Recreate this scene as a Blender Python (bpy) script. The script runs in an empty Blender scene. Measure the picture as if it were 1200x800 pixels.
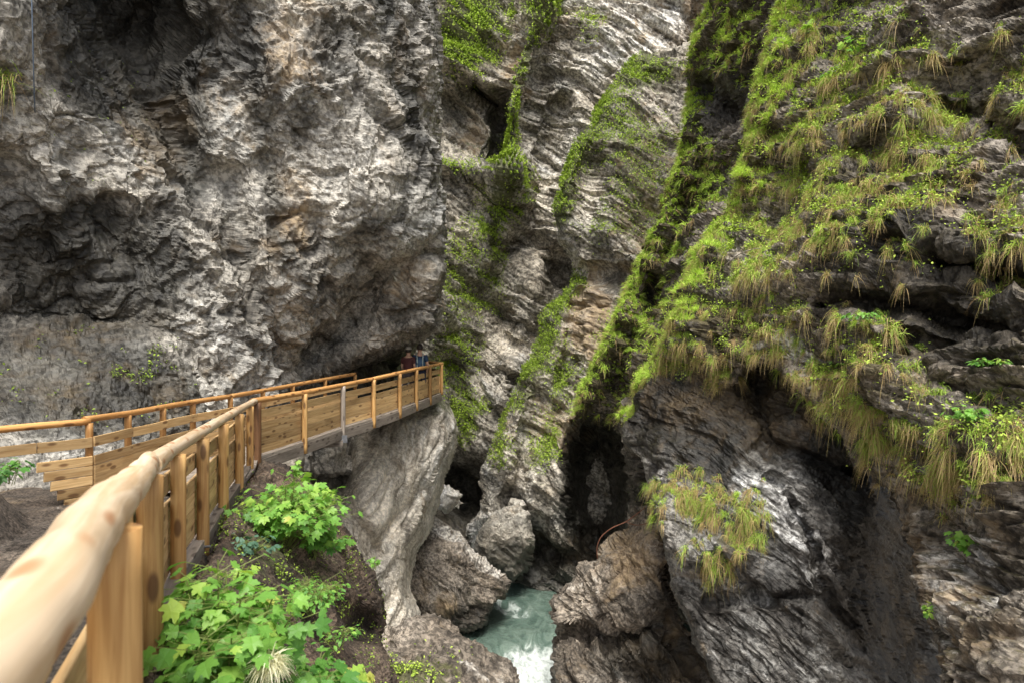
import bpy, math, random
import numpy as np
from mathutils import Vector, Matrix
random.seed(7)
RNG = np.random.default_rng(11)
f32 = np.float32
C = bpy.context.scene.collection
EYE = 1.62          # eye height, metres; walkway is near z = 0

def at(px, py, Y):
    """point seen at photo pixel (px,py) at distance Y"""
    return np.stack([(px-600.)/800.*Y, Y*np.ones_like(px*1.0), EYE-(py-400.)/800.*Y], -1)
def at1(px, py, Y):
    return Vector(((px-600)/800*Y, Y, EYE-(py-400)/800*Y))

# ------------------------------------------------------------------ noise
def _h(ix, iy, iz, seed):
    h = ix.astype(np.uint32)*np.uint32(374761393) + iy.astype(np.uint32)*np.uint32(668265263) \
        + iz.astype(np.uint32)*np.uint32(2147483647) + np.uint32((seed*1274126177) & 0xffffffff)
    h = (h ^ (h >> np.uint32(13)))*np.uint32(1274126177)
    h = (h ^ (h >> np.uint32(15)))*np.uint32(2246822519)
    return h ^ (h >> np.uint32(16))
_g = np.random.default_rng(3).normal(size=(256, 3)); _g /= np.linalg.norm(_g, axis=1)[:, None]
GX, GY, GZ = [np.ascontiguousarray(_g[:, i]).astype(f32) for i in range(3)]
def perlin(p, seed=0):
    p = p.astype(f32); i = np.floor(p); f = p-i; i = i.astype(np.int64)
    u = f*f*f*(f*(f*6-15)+10)
    r = 0
    for dx in (0, 1):
        wx = u[:, 0] if dx else 1-u[:, 0]
        for dy in (0, 1):
            wy = u[:, 1] if dy else 1-u[:, 1]
            for dz in (0, 1):
                wz = u[:, 2] if dz else 1-u[:, 2]
                h = _h(i[:, 0]+dx, i[:, 1]+dy, i[:, 2]+dz, seed) & np.uint32(255)
                r = r + wx*wy*wz*(GX[h]*(f[:, 0]-dx)+GY[h]*(f[:, 1]-dy)+GZ[h]*(f[:, 2]-dz))
    return r*1.5
def fbm(p, o=4, seed=0, gain=.5, ridged=False):
    a, s, t = 1., 0., 0.
    for k in range(o):
        n = perlin(p*2.03**k+17.3*k, seed+k)
        if ridged: n = 1-2*np.abs(n)
        s = s+a*n; t += a; a *= gain
    return s/t
def facets(p, seed=0, slope=.9):
    """angular broken-rock relief: every Voronoi cell is a tilted plane with its own height"""
    p = p.astype(f32); b = np.floor(p).astype(np.int64); f = p-b; n = len(p)
    q1 = np.full(n, 9., f32); q2 = q1.copy(); v1 = np.zeros(n, f32); v2 = np.zeros(n, f32)
    for dx in (-1, 0, 1):
        for dy in (-1, 0, 1):
            for dz in (-1, 0, 1):
                h = _h(b[:, 0]+dx, b[:, 1]+dy, b[:, 2]+dz, seed)
                vx = dx+(h & np.uint32(1023)).astype(f32)/1023-f[:, 0]
                vy = dy+((h >> np.uint32(10)) & np.uint32(1023)).astype(f32)/1023-f[:, 1]
                vz = dz+((h >> np.uint32(20)) & np.uint32(1023)).astype(f32)/1023-f[:, 2]
                q = vx*vx+vy*vy+vz*vz
                m = q < q2
                if not m.any(): continue
                k = (h*np.uint32(2654435761)) >> np.uint32(24)
                r = ((h*np.uint32(40503)) & np.uint32(1023)).astype(f32)/511.5-1
                v = .55*r+slope*(GX[k]*vx+GY[k]*vy+GZ[k]*vz)
                m1 = q < q1
                v2 = np.where(m1, v1, np.where(m, v, v2)); q2 = np.where(m1, q1, np.where(m, q, q2))
                v1 = np.where(m1, v, v1); q1 = np.where(m1, q, q1)
    e = np.clip((np.sqrt(q2)-np.sqrt(q1))/.12, 0, 1); wgt = .5+.5*e*e*(3-2*e)
    return v1*wgt+v2*(1-wgt)-.22*(1-e)**2

def cracks(p, seed=0, w=.05):
    n = perlin(p, seed)+.35*perlin(p*2.3, seed+1)
    return -np.exp(-np.abs(n)/w)
def slabs(Q, seed):
    """stepped edges of broken layers"""
    s = Q[:, 2]+.25*perlin(Q*np.array([1.5, 1.5, .6]), seed+3)
    k = np.floor(s); f = s-k
    z = np.zeros(len(s)); 
    h0 = perlin(np.stack([Q[:, 0]*1.2, Q[:, 1]*1.2, k*3.7+.5], -1), seed); h1 = perlin(np.stack([Q[:, 0]*1.2, Q[:, 1]*1.2, (k+1)*3.7+.5], -1), seed)
    t = np.clip((f-.82)/.18, 0, 1)
    return h0*(1-t)+h1*t+.35*f*(1-t)
# ------------------------------------------------------------------ node helpers
class NT:
    def __init__(s, m):
        s.t = m.node_tree; s.n = s.t.nodes; s.l = s.t.links
    def new(s, k, **kw):
        n = s.n.new(k)
        for a, v in kw.items(): setattr(n, a, v)
        return n
    def link(s, a, b): s.l.new(a, b)
    def put(s, sock, v):
        if isinstance(v, bpy.types.NodeSocket): s.l.new(v, sock)
        elif v is not None: sock.default_value = v
    def math(s, op, a, b=None, c=None, clamp=False):
        n = s.new('ShaderNodeMath', operation=op, use_clamp=clamp)
        s.put(n.inputs[0], a); s.put(n.inputs[1], b)
        if c is not None: s.put(n.inputs[2], c)
        return n.outputs[0]
    def noise(s, vec, scale, detail=4, rough=.55, dist=0, out=0):
        n = s.new('ShaderNodeTexNoise'); s.put(n.inputs['Vector'], vec)
        n.inputs['Scale'].default_value = scale; n.inputs['Detail'].default_value = detail
        n.inputs['Roughness'].default_value = rough; n.inputs['Distortion'].default_value = dist
        return n.outputs[out]
    def ramp(s, fac, stops, interp='LINEAR'):
        n = s.new('ShaderNodeValToRGB'); n.color_ramp.interpolation = interp
        e = n.color_ramp.elements
        while len(e) < len(stops): e.new(.5)
        for i, (p, c) in enumerate(stops):
            e[i].position = p; e[i].color = c if len(c) == 4 else (*c, 1)
        s.put(n.inputs[0], fac); return n.outputs[0]
    def mix(s, fac, a, b, mode='MIX'):
        n = s.new('ShaderNodeMix', data_type='RGBA', blend_type=mode)
        s.put(n.inputs[0], fac)
        for i, v in ((6, a), (7, b)):
            if isinstance(v, tuple) and len(v) == 3: v = (*v, 1)
            s.put(n.inputs[i], v)
        return n.outputs[2]
    def step(s, v, lo, hi):
        n = s.new('ShaderNodeMapRange', interpolation_type='SMOOTHSTEP'); s.put(n.inputs[0], v)
        n.inputs[1].default_value = lo; n.inputs[2].default_value = hi
        return n.outputs[0]
    def attr(s, name, out='Vector'):
        n = s.new('ShaderNodeAttribute', attribute_name=name); return n.outputs[out]
    def bump(s, h, strength, dist, normal=None):
        n = s.new('ShaderNodeBump'); s.put(n.inputs['Height'], h)
        n.inputs['Strength'].default_value = strength; n.inputs['Distance'].default_value = dist
        if normal is not None: s.put(n.inputs['Normal'], normal)
        return n.outputs[0]
def newmat(name):
    m = bpy.data.materials.new(name); m.use_nodes = True
    t = NT(m); return m, t, t.n['Principled BSDF']
def spec(bs, v): bs.inputs['Specular IOR Level'].default_value = v

def rock_mat(name, light, mid, dark, streak=.5, qs=5., rough=.8, bump=.8, gloss=.35, fine=9., moss=(.05, .06, .014), pale=(.55, .54, .52), ledge=.3, speck=.8):
    m, t, bs = newmat(name)
    P = t.new('ShaderNodeTexCoord').outputs['Object']
    q = t.attr('q')
    mk = t.attr('mk', 'Color'); sep = t.new('ShaderNodeSeparateColor'); t.link(mk, sep.inputs[0])
    wet_shade, warm, green = sep.outputs[0], sep.outputs[1], sep.outputs[2]
    pl = t.attr('pl', 'Fac')
    big = t.noise(P, .45, 5, .6, .6)
    med = t.noise(P, 2.3, 6, .65, .3)
    fin = t.noise(P, fine, 8, .7)
    lay = t.noise(q, qs, 6, .62, .25)
    lay2 = t.noise(q, qs*3.1, 5, .6)
    c = t.mix(t.step(med, .36, .62), dark, mid)
    c = t.mix(t.math('MULTIPLY', t.step(big, .42, .60), .85), c, light)
    c = t.mix(t.math('MULTIPLY', t.step(lay, .56, .72), streak), c, light)
    c = t.mix(t.math('MULTIPLY', t.step(lay, .5, .34), streak), c, dark)
    c = t.mix(t.math('MULTIPLY', t.step(t.math('ADD', t.math('ADD', t.math('MULTIPLY', lay, .7), t.math('MULTIPLY', med, .3)), t.math('MULTIPLY', pl, .26)), .60, .78), .9), c, pale)
    # mineral speckle
    sp = t.step(fin, .43, .57)
    c = t.mix(speck, c, t.mix(1., c, t.ramp(sp, [(0, (.35, .34, .33)), (1, (1.5, 1.48, 1.45))]), 'MULTIPLY'))
    drift = t.noise(P, .33, 4, .65, 1.)
    c = t.mix(1., c, t.ramp(drift, [(.3, (.78, .81, .83)), (.46, (1.0, 1.0, .98)), (.6, (1.14, 1.11, 1.05)), (.74, (1.02, .95, .86))]), 'MULTIPLY')
    # iron-brown blotches
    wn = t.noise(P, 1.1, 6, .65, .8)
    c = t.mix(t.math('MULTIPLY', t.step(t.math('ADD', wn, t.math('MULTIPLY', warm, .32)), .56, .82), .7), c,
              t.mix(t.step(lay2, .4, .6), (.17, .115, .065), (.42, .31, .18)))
    # pale quartz, and the slab's painted sheen, are mixed in above
    # algae / moss on ledges and where it is damp
    nz = t.new('ShaderNodeSeparateXYZ'); t.link(t.new('ShaderNodeNewGeometry').outputs['Normal'], nz.inputs[0])
    mn = t.noise(P, 3.5, 5, .7)
    g = t.math('ADD', t.math('MULTIPLY', green, .75), t.math('MULTIPLY', t.math('MAXIMUM', nz.outputs[2], 0), ledge))
    g = t.step(t.math('ADD', g, mn), .83, 1.05)
    c = t.mix(t.math('MULTIPLY', g, .9), c, t.mix(t.step(fin, .4, .6), moss, tuple(min(1, k*2.2) for k in moss)))
    # water stain, plus shade painted into recesses and under overhangs
    ws = t.step(t.math('ADD', wet_shade, t.math('MULTIPLY', t.math('SUBTRACT', med, .5), .9)), .25, .75)
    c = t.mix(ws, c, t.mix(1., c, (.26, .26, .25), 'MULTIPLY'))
    t.link(c, bs.inputs['Base Color'])
    r = t.math('SUBTRACT', rough, t.math('MULTIPLY', ws, gloss)); t.link(r, bs.inputs['Roughness'])
    spec(bs, .35)
    h = t.math('ADD', t.math('MULTIPLY', fin, .5), t.math('ADD', t.math('MULTIPLY', lay, .9), t.math('MULTIPLY', lay2, .5)))
    t.link(t.bump(h, bump, .12), bs.inputs['Normal'])
    return m

def wood_mat(name, a, b, knot, rough=.6, grain=1.):
    m, t, bs = newmat(name)
    wc = t.attr('wc')
    mp = t.new('ShaderNodeMapping'); t.link(wc, mp.inputs[0]); mp.inputs['Scale'].default_value = (1.1, 22, 22)
    g = t.noise(mp.outputs[0], 1.5*grain, 5, .6, .5)
    mp2 = t.new('ShaderNodeMapping'); t.link(wc, mp2.inputs[0]); mp2.inputs['Scale'].default_value = (.7, 2.5, 2.5)
    big = t.noise(mp2.outputs[0], 1.6, 4, .6)
    c = t.mix(t.step(g, .3, .7), a, b)
    c = t.mix(t.math('MULTIPLY', t.step(big, .5, .75), .55), c, tuple(k*.45 for k in b))
    mp3 = t.new('ShaderNodeMapping'); t.link(wc, mp3.inputs[0]); mp3.inputs['Scale'].default_value = (3.2, 9, 9)
    v = t.new('ShaderNodeTexVoronoi'); t.link(mp3.outputs[0], v.inputs['Vector']); v.inputs['Scale'].default_value = 1.
    kn = t.step(t.math('ADD', v.outputs['Distance'], t.math('MULTIPLY', g, .12)), .36, .22)
    c = t.mix(t.math('MULTIPLY', kn, .8), c, knot)
    wr = t.new('ShaderNodeAttribute', attribute_name='wr').outputs['Fac']
    c = t.mix(1., c, t.ramp(wr, [(0, (.62, .60, .58)), (.5, (.95, .93, .9)), (1, (1.2, 1.18, 1.15))]), 'MULTIPLY')
    t.link(c, bs.inputs['Base Color']); bs.inputs['Roughness'].default_value = rough; spec(bs, .3)
    t.link(t.bump(g, .35, .01), bs.inputs['Normal'])
    return m

def leaf_mat(name, stops, trans=.35, rough=.5):
    m, t, bs = newmat(name)
    v = t.attr('tint', 'Fac')
    c = t.ramp(v, stops)
    t.link(c, bs.inputs['Base Color']); bs.inputs['Roughness'].default_value = rough; spec(bs, .3)
    tr = t.new('ShaderNodeBsdfTranslucent'); t.link(t.mix(1., c, (1.1, 1.15, .6), 'MULTIPLY'), tr.inputs[0])
    mx = t.new('ShaderNodeMixShader'); mx.inputs[0].default_value = trans
    t.link(bs.outputs[0], mx.inputs[1]); t.link(tr.outputs[0], mx.inputs[2])
    t.link(mx.outputs[0], t.n['Material Output'].inputs[0])
    return m
def plain(name, c, rough=.7, metal=0):
    m, t, bs = newmat(name); n = t.noise(t.new('ShaderNodeTexCoord').outputs['Object'], 14, 4)
    t.link(t.mix(t.step(n, .3, .7), tuple(k*.75 for k in c), c), bs.inputs['Base Color'])
    bs.inputs['Roughness'].default_value = rough; bs.inputs['Metallic'].default_value = metal; return m

# ------------------------------------------------------------------ objects
def tag(o, label=None, cat=None, group=None, kind=None):
    for k, v in (('label', label), ('category', cat), ('group', group), ('kind', kind)):
        if v: o[k] = v
    return o
def mesh_np(name, V, F, mat, parent=None, smooth=False, attrs=None):
    V = np.asarray(V, f32); me = bpy.data.meshes.new(name)
    me.vertices.add(len(V)); me.vertices.foreach_set('co', V.ravel())
    if isinstance(F, np.ndarray): F = [F]
    F = [x for x in F if len(x)]
    tot = sum(x.size for x in F); nf = sum(len(x) for x in F)
    me.loops.add(tot); me.polygons.add(nf)
    me.loops.foreach_set('vertex_index', np.concatenate([x.ravel() for x in F]).astype(np.int32))
    ln = np.concatenate([np.full(len(x), x.shape[1], np.int32) for x in F])
    st = np.concatenate([[0], np.cumsum(ln)[:-1]]).astype(np.int32)
    me.polygons.foreach_set('loop_start', st); me.polygons.foreach_set('loop_total', ln)
    me.polygons.foreach_set('use_smooth', np.full(nf, bool(smooth)))
    for k, (ty, a) in (attrs or {}).items():
        at_ = me.attributes.new(k, ty, 'POINT')
        at_.data.foreach_set({'FLOAT': 'value', 'FLOAT_VECTOR': 'vector', 'FLOAT_COLOR': 'color'}[ty], np.asarray(a, f32).ravel())
    me.update(calc_edges=True); me.validate()
    me.materials.append(mat)
    o = bpy.data.objects.new(name, me); C.objects.link(o)
    if parent:
        o.parent = parent; o.matrix_parent_inverse = Matrix.Translation(parent.location).inverted()
    return o
def empty(name, loc, label, cat, group=None):
    o = bpy.data.objects.new(name, None); C.objects.link(o); o.location = loc; o.empty_display_size = .2
    return tag(o, label, cat, group)

def rough(P, L=2.2, seed=300, lo=.25):
    return lo+(1-lo)*np.clip(.5+fbm(P/L, 2, seed)*2.2, 0, 1)
# ------------------------------------------------------------------ rock masses
def axis(lo, hi, step):
    a = [lo]; x = lo
    return a
def coords(lo, hi, flo, fhi, step):
    """fine inside [flo,fhi], growing coarser outside"""
    mid = np.arange(max(lo, flo), min(hi, fhi)+1e-6, step)
    out = [mid]
    s, x, l = step, mid[0], []
    while x > lo: s = min(s*1.25, 14); x -= s; l.append(x)
    out.insert(0, np.array(l[::-1]))
    s, x, l = step, mid[-1], []
    while x < hi: s = min(s*1.25, 14); x += s; l.append(x)
    out.append(np.array(l)); return np.concatenate(out)
def seg_d(X, Y, pts, closed=False):
    """distance to polyline, and inside test when closed"""
    best = np.full(X.shape, 1e9, f32); ins = np.zeros(X.shape, bool)
    n = len(pts)
    for i in range(n if closed else n-1):
        ax, ay = pts[i][:2]; bx, by = pts[(i+1) % n][:2]
        vx, vy = bx-ax, by-ay; L = vx*vx+vy*vy+1e-9
        t = np.clip(((X-ax)*vx+(Y-ay)*vy)/L, 0, 1)
        best = np.minimum(best, (X-ax-t*vx)**2+(Y-ay-t*vy)**2)
        if closed and ay != by:
            c = ((ay > Y) != (by > Y)) & (X < (bx-ax)*(Y-ay)/(by-ay)+ax)
            ins ^= c
    return np.sqrt(best), ins
def tps(ctrl, X, Y):
    c = np.array(ctrl, float); n = len(c); s = 300.
    x, y, z = c[:, 0]/s, c[:, 1]/s, c[:, 2]
    def phi(r2): return .5*r2*np.log(r2+1e-9)
    K = phi((x[:, None]-x)**2+(y[:, None]-y)**2)+np.eye(n)*.015
    A = np.zeros((n+3, n+3)); A[:n, :n] = K; A[:n, n] = 1; A[:n, n+1] = x; A[:n, n+2] = y; A[n:, :n] = A[:n, n:].T
    w = np.linalg.solve(A, np.concatenate([z, [0, 0, 0]]))
    X = X/s; Y = Y/s; r = w[n]+w[n+1]*X+w[n+2]*Y
    for i in range(n): r = r+w[i]*phi((X-x[i])**2+(Y-y[i])**2)
    return np.clip(r, z.min()*.9, z.max()*1.1)
def blob(X, Y, b):
    cx, cy, rx, ry, a = b[:5]; ca, sa = math.cos(math.radians(a)), math.sin(math.radians(a))
    dx, dy = X-cx, Y-cy
    return np.exp(-(((dx*ca+dy*sa)/rx)**2+((-dx*sa+dy*ca)/ry)**2)**1.5)
def line(X, Y, pts, w):
    return np.exp(-(seg_d(X, Y, pts)[0]/w)**2)

ROCK = {}
def frame(n):
    n = np.array(n, float); n /= np.linalg.norm(n)
    a = np.cross(n, (0, 1, 0)); a /= np.linalg.norm(a); b = np.cross(n, a)
    return a, b, n
def strata(P, fr, L, stretch=5., warp=.5, wl=4., seed=0):
    a, b, n = fr
    w = fbm(P/wl, 3, seed+50)*warp*wl*.5
    return np.stack([P@a/(L*stretch), P@b/(L*stretch), (P@n+w)/L], -1).astype(f32)
def rock(name, poly, ctrl, mat, disp, q, feats=(), wet_shade=(), warm=(), green=(), pale=(), w=25, R=3., jag=6., step=2., skirt=26, back=4.,
         label=None, cat=None, kind='structure', smooth=False, key=None):
    p = np.array(poly, float)
    lx, hx, ly, hy = max(p[:, 0].min()-skirt, -330), min(p[:, 0].max()+skirt, 1500), max(p[:, 1].min()-skirt, -330), min(p[:, 1].max()+skirt, 900)
    xs = coords(lx, hx, max(lx, -12), min(hx, 1212), step); ys = coords(ly, hy, max(ly, -12), min(hy, 812), step)
    X, Y = np.meshgrid(xs, ys); sh = X.shape
    d, ins = seg_d(X, Y, poly, True)
    sd = np.where(ins, d, -d)
    P2 = np.stack([X.ravel()/38, Y.ravel()/38, np.full(X.size, sum(map(ord, name))*.77+p[0, 0]*.01)], -1)
    sd = sd+(1.5*jag*fbm(P2, 5, gain=.62)).reshape(sh)
    gy, gx = np.gradient(sd, ys, xs); gl = np.sqrt(gx**2+gy**2)+1e-6; gx /= gl; gy /= gl
    keep = sd > -skirt
    o = np.minimum(sd, 0)
    Xf, Yf = X-2*o*gx, Y-2*o*gy
    D = tps(ctrl, Xf, Yf)
    for f in feats:
        if f[0] == 'b': D = D+f[-1]*blob(Xf, Yf, f[1:6])
        elif f[0] == 'l': D = D+f[-1]*line(Xf, Yf, f[1], f[2])
    t = np.clip(sd/w, 0, 1)
    D = D+R*(1-np.sqrt(np.maximum(0, 1-(1-t)**2)))+np.where(sd < 0, -o/skirt*back, 0)
    P = at(Xf, Yf, D)
    du = np.gradient(P, axis=1); dv = np.gradient(P, axis=0)
    N = np.cross(dv, du); N /= np.linalg.norm(N, axis=-1)[..., None]+1e-9
    # smooth normals a little
    for _ in range(7):
        N[1:-1, 1:-1] = (N[1:-1, 1:-1]+N[:-2, 1:-1]+N[2:, 1:-1]+N[1:-1, :-2]+N[1:-1, 2:])/5
    N /= np.linalg.norm(N, axis=-1)[..., None]+1e-9
    ex = np.maximum(D/800*step*1.3, 1e-6); cx = np.linalg.norm(du, axis=-1)/np.maximum(np.gradient(xs)[None, :], .1)*step; cy = np.linalg.norm(dv, axis=-1)/np.maximum(np.gradient(ys)[:, None], .1)*step
    att = np.clip(2.2*ex/np.maximum(cx, cy), np.where(sd < 26, .38, .3), 1)
    for _ in range(4): att[1:-1, 1:-1] = (att[1:-1, 1:-1]+att[:-2, 1:-1]+att[2:, 1:-1]+att[1:-1, :-2]+att[1:-1, 2:])/5
    fl = keep.ravel(); idx = -np.ones(X.size, int); idx[fl] = np.arange(fl.sum())
    Pk = P.reshape(-1, 3)[fl]; Nk = N.reshape(-1, 3)[fl]; Xk, Yk = Xf.ravel()[fl], Yf.ravel()[fl]
    Q = q(Pk)
    dd = disp(Pk, Q, Xk, Yk)
    dd = dd*att.ravel()[fl]; Pk = Pk+Nk*dd[:, None]
    I = idx.reshape(sh)
    F = np.stack([I[:-1, :-1], I[1:, :-1], I[1:, 1:], I[:-1, 1:]], -1).reshape(-1, 4)
    F = F[(F >= 0).all(1)]
    def msk(L):
        v = np.zeros(len(Xk))
        for b in L:
            if b[0] == 'l': v = np.maximum(v, b[3]*line(Xk, Yk, b[1], b[2]))
            else: v = np.maximum(v, b[5]*blob(Xk, Yk, b))
        return v
    mk = np.stack([msk(wet_shade), msk(warm), msk(green), np.ones(len(Xk))], -1)
    o = mesh_np(name, Pk, F, mat, smooth=smooth, attrs={'q': ('FLOAT_VECTOR', Q), 'mk': ('FLOAT_COLOR', mk), 'pl': ('FLOAT', msk(pale))})
    tag(o, label, cat, kind=kind)
    # surface samples for planting
    a, b_, c, d_ = [Pk[F[:, i]] for i in range(4)]
    fn = np.cross(c-a, d_-b_); ar = np.linalg.norm(fn, axis=1)/2+1e-12; fn /= (2*ar)[:, None]
    front = (sd.ravel()[fl][F[:, 0]] > -2)
    ROCK[key or name] = dict(c=(a+c)/2, n=fn, ar=ar*front, x=Xk[F[:, 0]], y=Yk[F[:, 0]])
    return o

# ------------------------------------------------------------------ the gorge
G1, G2, G3 = (.30, .285, .27), (.17, .16, .15), (.055, .052, .05)
m_left = rock_mat('rock_conglomerate', (.41, .395, .365), (.215, .205, .188), (.056, .053, .048), .12, 3., moss=(.035, .036, .016), ledge=.12, bump=.55, speck=.62)
m_boul = rock_mat('rock_boulder', (.64, .60, .53), (.48, .445, .385), (.24, .215, .18), .5, 3., moss=(.06, .065, .03), ledge=.1, bump=.7, speck=.45)
m_back = rock_mat('rock_banded', (.48, .45, .40), (.29, .27, .232), (.10, .091, .077), .6, 2.2, moss=(.05, .055, .02), ledge=.3, fine=6)
m_right = rock_mat('rock_schist', (.31, .28, .245), (.14, .123, .10), (.038, .032, .026), .6, 3., moss=(.040, .033, .014), ledge=.45)
m_slab = rock_mat('rock_wet_slab', (.21, .207, .20), (.085, .079, .072), (.024, .021, .019), .5, 3., rough=.55, gloss=.2, moss=(.04, .036, .02), ledge=.1, pale=(.62, .62, .62))
m_brown = rock_mat('rock_brown', (.33, .295, .255), (.19, .163, .135), (.062, .053, .044), .45, 3., moss=(.05, .05, .02), ledge=.15)
m_soil = rock_mat('soil_bank', (.16, .12, .09), (.085, .06, .043), (.035, .026, .02), .2, 2., rough=.9, moss=(.045, .05, .018), ledge=.2, fine=22)
m_path = rock_mat('path_gravel', (.17, .14, .115), (.10, .08, .065), (.045, .037, .03), .1, 2., rough=.9, moss=(.05, .05, .02), ledge=.0, fine=30)

frL = frame((.35, .2, .9)); frB = frame((-.80, -.25, .52)); frD = frame((.56, .05, .83)); frR = frame((.44, .1, .89)); frS = frame((.62, .15, .70))

def dleft(P, Q, X, Y):
    sm = np.clip(blob(X, Y, (90, 470, 190, 80, 8))*2., 0, 1)            # the shale slope at the foot
    sm = np.maximum(sm, .8*blob(X, Y, (250, 170, 45, 120, -20)))
    Wp = P+.28*np.stack([fbm(P/1.3+s, 2, 5+s) for s in (0, 9, 21)], -1)
    d = .9*fbm(P/5, 3, 1)+.34*facets(Wp/2.6, 2)*(1-sm)
    rg = rough(P, 1.8, 301, .3)*(1-.8*sm)
    d += .20*facets(Wp/.8, 3)*(1-.75*sm)+.13*facets(Wp/.31+3, 4)*rg
    d += .07*fbm(P/.45, 4, 9, .62)*rg+.05*facets(Wp/.14, 12)*(.4+.6*rg)
    d += (.10*cracks(P/1.9, 14, .04)+.05*cracks(P/.5, 16, .08)*rg)*(1-.7*sm)
    return d+sm*(.05*facets(P/.28, 17)+.028*facets(P/.11, 18)+.10*fbm(P/.9, 4, 19))
rock('cliff', [(-330, -330), (560, -330), (512, -20), (519, 60), (516, 140), (514, 215), (521, 290), (519, 350), (516, 385), (494, 402), (462, 418), (430, 432), (380, 446),
               (330, 500), (240, 560), (100, 600), (20, 620), (-330, 800)],
     [(0, 520, 10.6), (-250, 560, 7.6), (100, 490, 11.6), (200, 470, 13.4), (300, 455, 16), (370, 440, 18.6), (420, 425, 20.2), (470, 405, 19.6), (515, 380, 20.5), (500, 330, 19.2),
      (430, 330, 18.5), (515, 0, 21), (515, 200, 20.5), (455, 200, 17.8), (400, 200, 17), (300, 200, 16), (200, 200, 14.6), (0, 200, 12), (-250, 200, 9), (0, 0, 11.5), (200, 0, 15),
      (400, 0, 17), (-250, -300, 9), (500, -300, 19), (450, 0, 18), (100, 380, 13.6), (250, 380, 14.8), (350, 330, 16.4), (0, 380, 12.4), (100, 600, 10.5), (330, 500, 17), (-250, 800, 6)],
     m_left, dleft, lambda P: strata(P, frL, .8, 2.5, .9),
     feats=[('b', 165, -10, 50, 80, 0, 2.2), ('l', [(150, 40), (190, 130), (215, 200), (232, 215)], 26, .7), ('l', [(268, 205), (285, 300), (312, 360), (322, 440)], 14, .5),
            ('l', [(70, 140), (60, 260), (120, 330)], 30, -.4), ('b', 130, 300, 75, 60, 20, .25), ('l', [(330, 90), (410, 100), (440, 180), (440, 250)], 45, -.6),
            ('l', [(365, 418), (415, 372), (445, 330), (490, 300), (520, 295)], 17, 1.5), ('b', 470, 350, 45, 32, -30, .7), ('l', [(455, 0), (462, 80), (480, 150)], 18, .45),
            ('l', [(0, 370), (60, 372), (140, 378), (200, 395), (250, 440)], 16, .22), ('b', 45, 470, 60, 60, 0, -.4)],
     wet_shade=[(165, 40, 100, 120, 0, 1.15), (205, 140, 60, 110, -10, .75), (400, 40, 50, 50, 0, .6), ('l', [(440, -10), (470, 80), (478, 170)], 16, .8), ('l', [(180, 90), (205, 180), (225, 215)], 24, .9), (110, 325, 125, 100, 10, 1.05), (90, 170, 50, 150, 8, .35), (215, 120, 60, 100, -10, .45),
          (110, 455, 180, 72, 8, .95), (395, 60, 60, 45, 0, .35), (470, 370, 50, 40, -30, .5), (455, 60, 18, 110, 0, .6), ('l', [(285, -10), (300, 120), (325, 230), (330, 300)], 24, .6), (70, 60, 20, 80, 0, .4), (380, 250, 30, 90, -15, .35), ('l', [(268, 215), (285, 300), (312, 360)], 10, .5), (40, 330, 60, 50, 0, .4)],  # stains, plus painted shade in the upper recess, creases and overhang underside
     warm=[(110, 450, 170, 62, 8, .5), (185, 150, 40, 60, 0, .8), (345, 250, 25, 60, -10, .7), (350, 30, 45, 70, 0, .7), (330, 330, 25, 90, 0, .5), (250, 130, 40, 60, 0, .5), (490, 340, 40, 30, 0, .5), (320, 400, 30, 60, 0, .3), (460, 60, 15, 40, 0, .5)],
     green=[(100, 100, 60, 60, 0, .35), (130, 270, 60, 60, 0, .4), (110, 440, 140, 40, 0, .25)],
     pale=[(390, 150, 60, 90, -20, .5), (60, 140, 45, 90, 0, .5), (240, 380, 50, 70, -20, .6), (400, 300, 60, 50, 0, .2), (500, 180, 15, 150, 0, .4), (25, 440, 35, 45, 0, .5)],
     w=22, R=3.2, jag=5, back=7, label='tall grey craggy cliff leaning over the wooden walkway, left side of the gorge', key='left')

def drec(P, Q, X, Y): return .5*fbm(P/2.5, 3, 21)+.25*facets(P/.9, 22)+.08*facets(P/.35, 23)
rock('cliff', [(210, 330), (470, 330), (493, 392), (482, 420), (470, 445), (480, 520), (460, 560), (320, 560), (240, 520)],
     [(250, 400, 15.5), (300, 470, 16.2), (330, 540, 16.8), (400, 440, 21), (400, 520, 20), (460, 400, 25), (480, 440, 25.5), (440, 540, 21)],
     m_left, drec, lambda P: strata(P, frL, .8, 2.5, .9), wet_shade=[(420, 430, 90, 60, 0, 1.1)], w=10, R=1.5, step=3,  # shade under the overhang painted into the rock colour
     label='dark recessed rock face behind the walkway, under the overhanging cliff')

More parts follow.
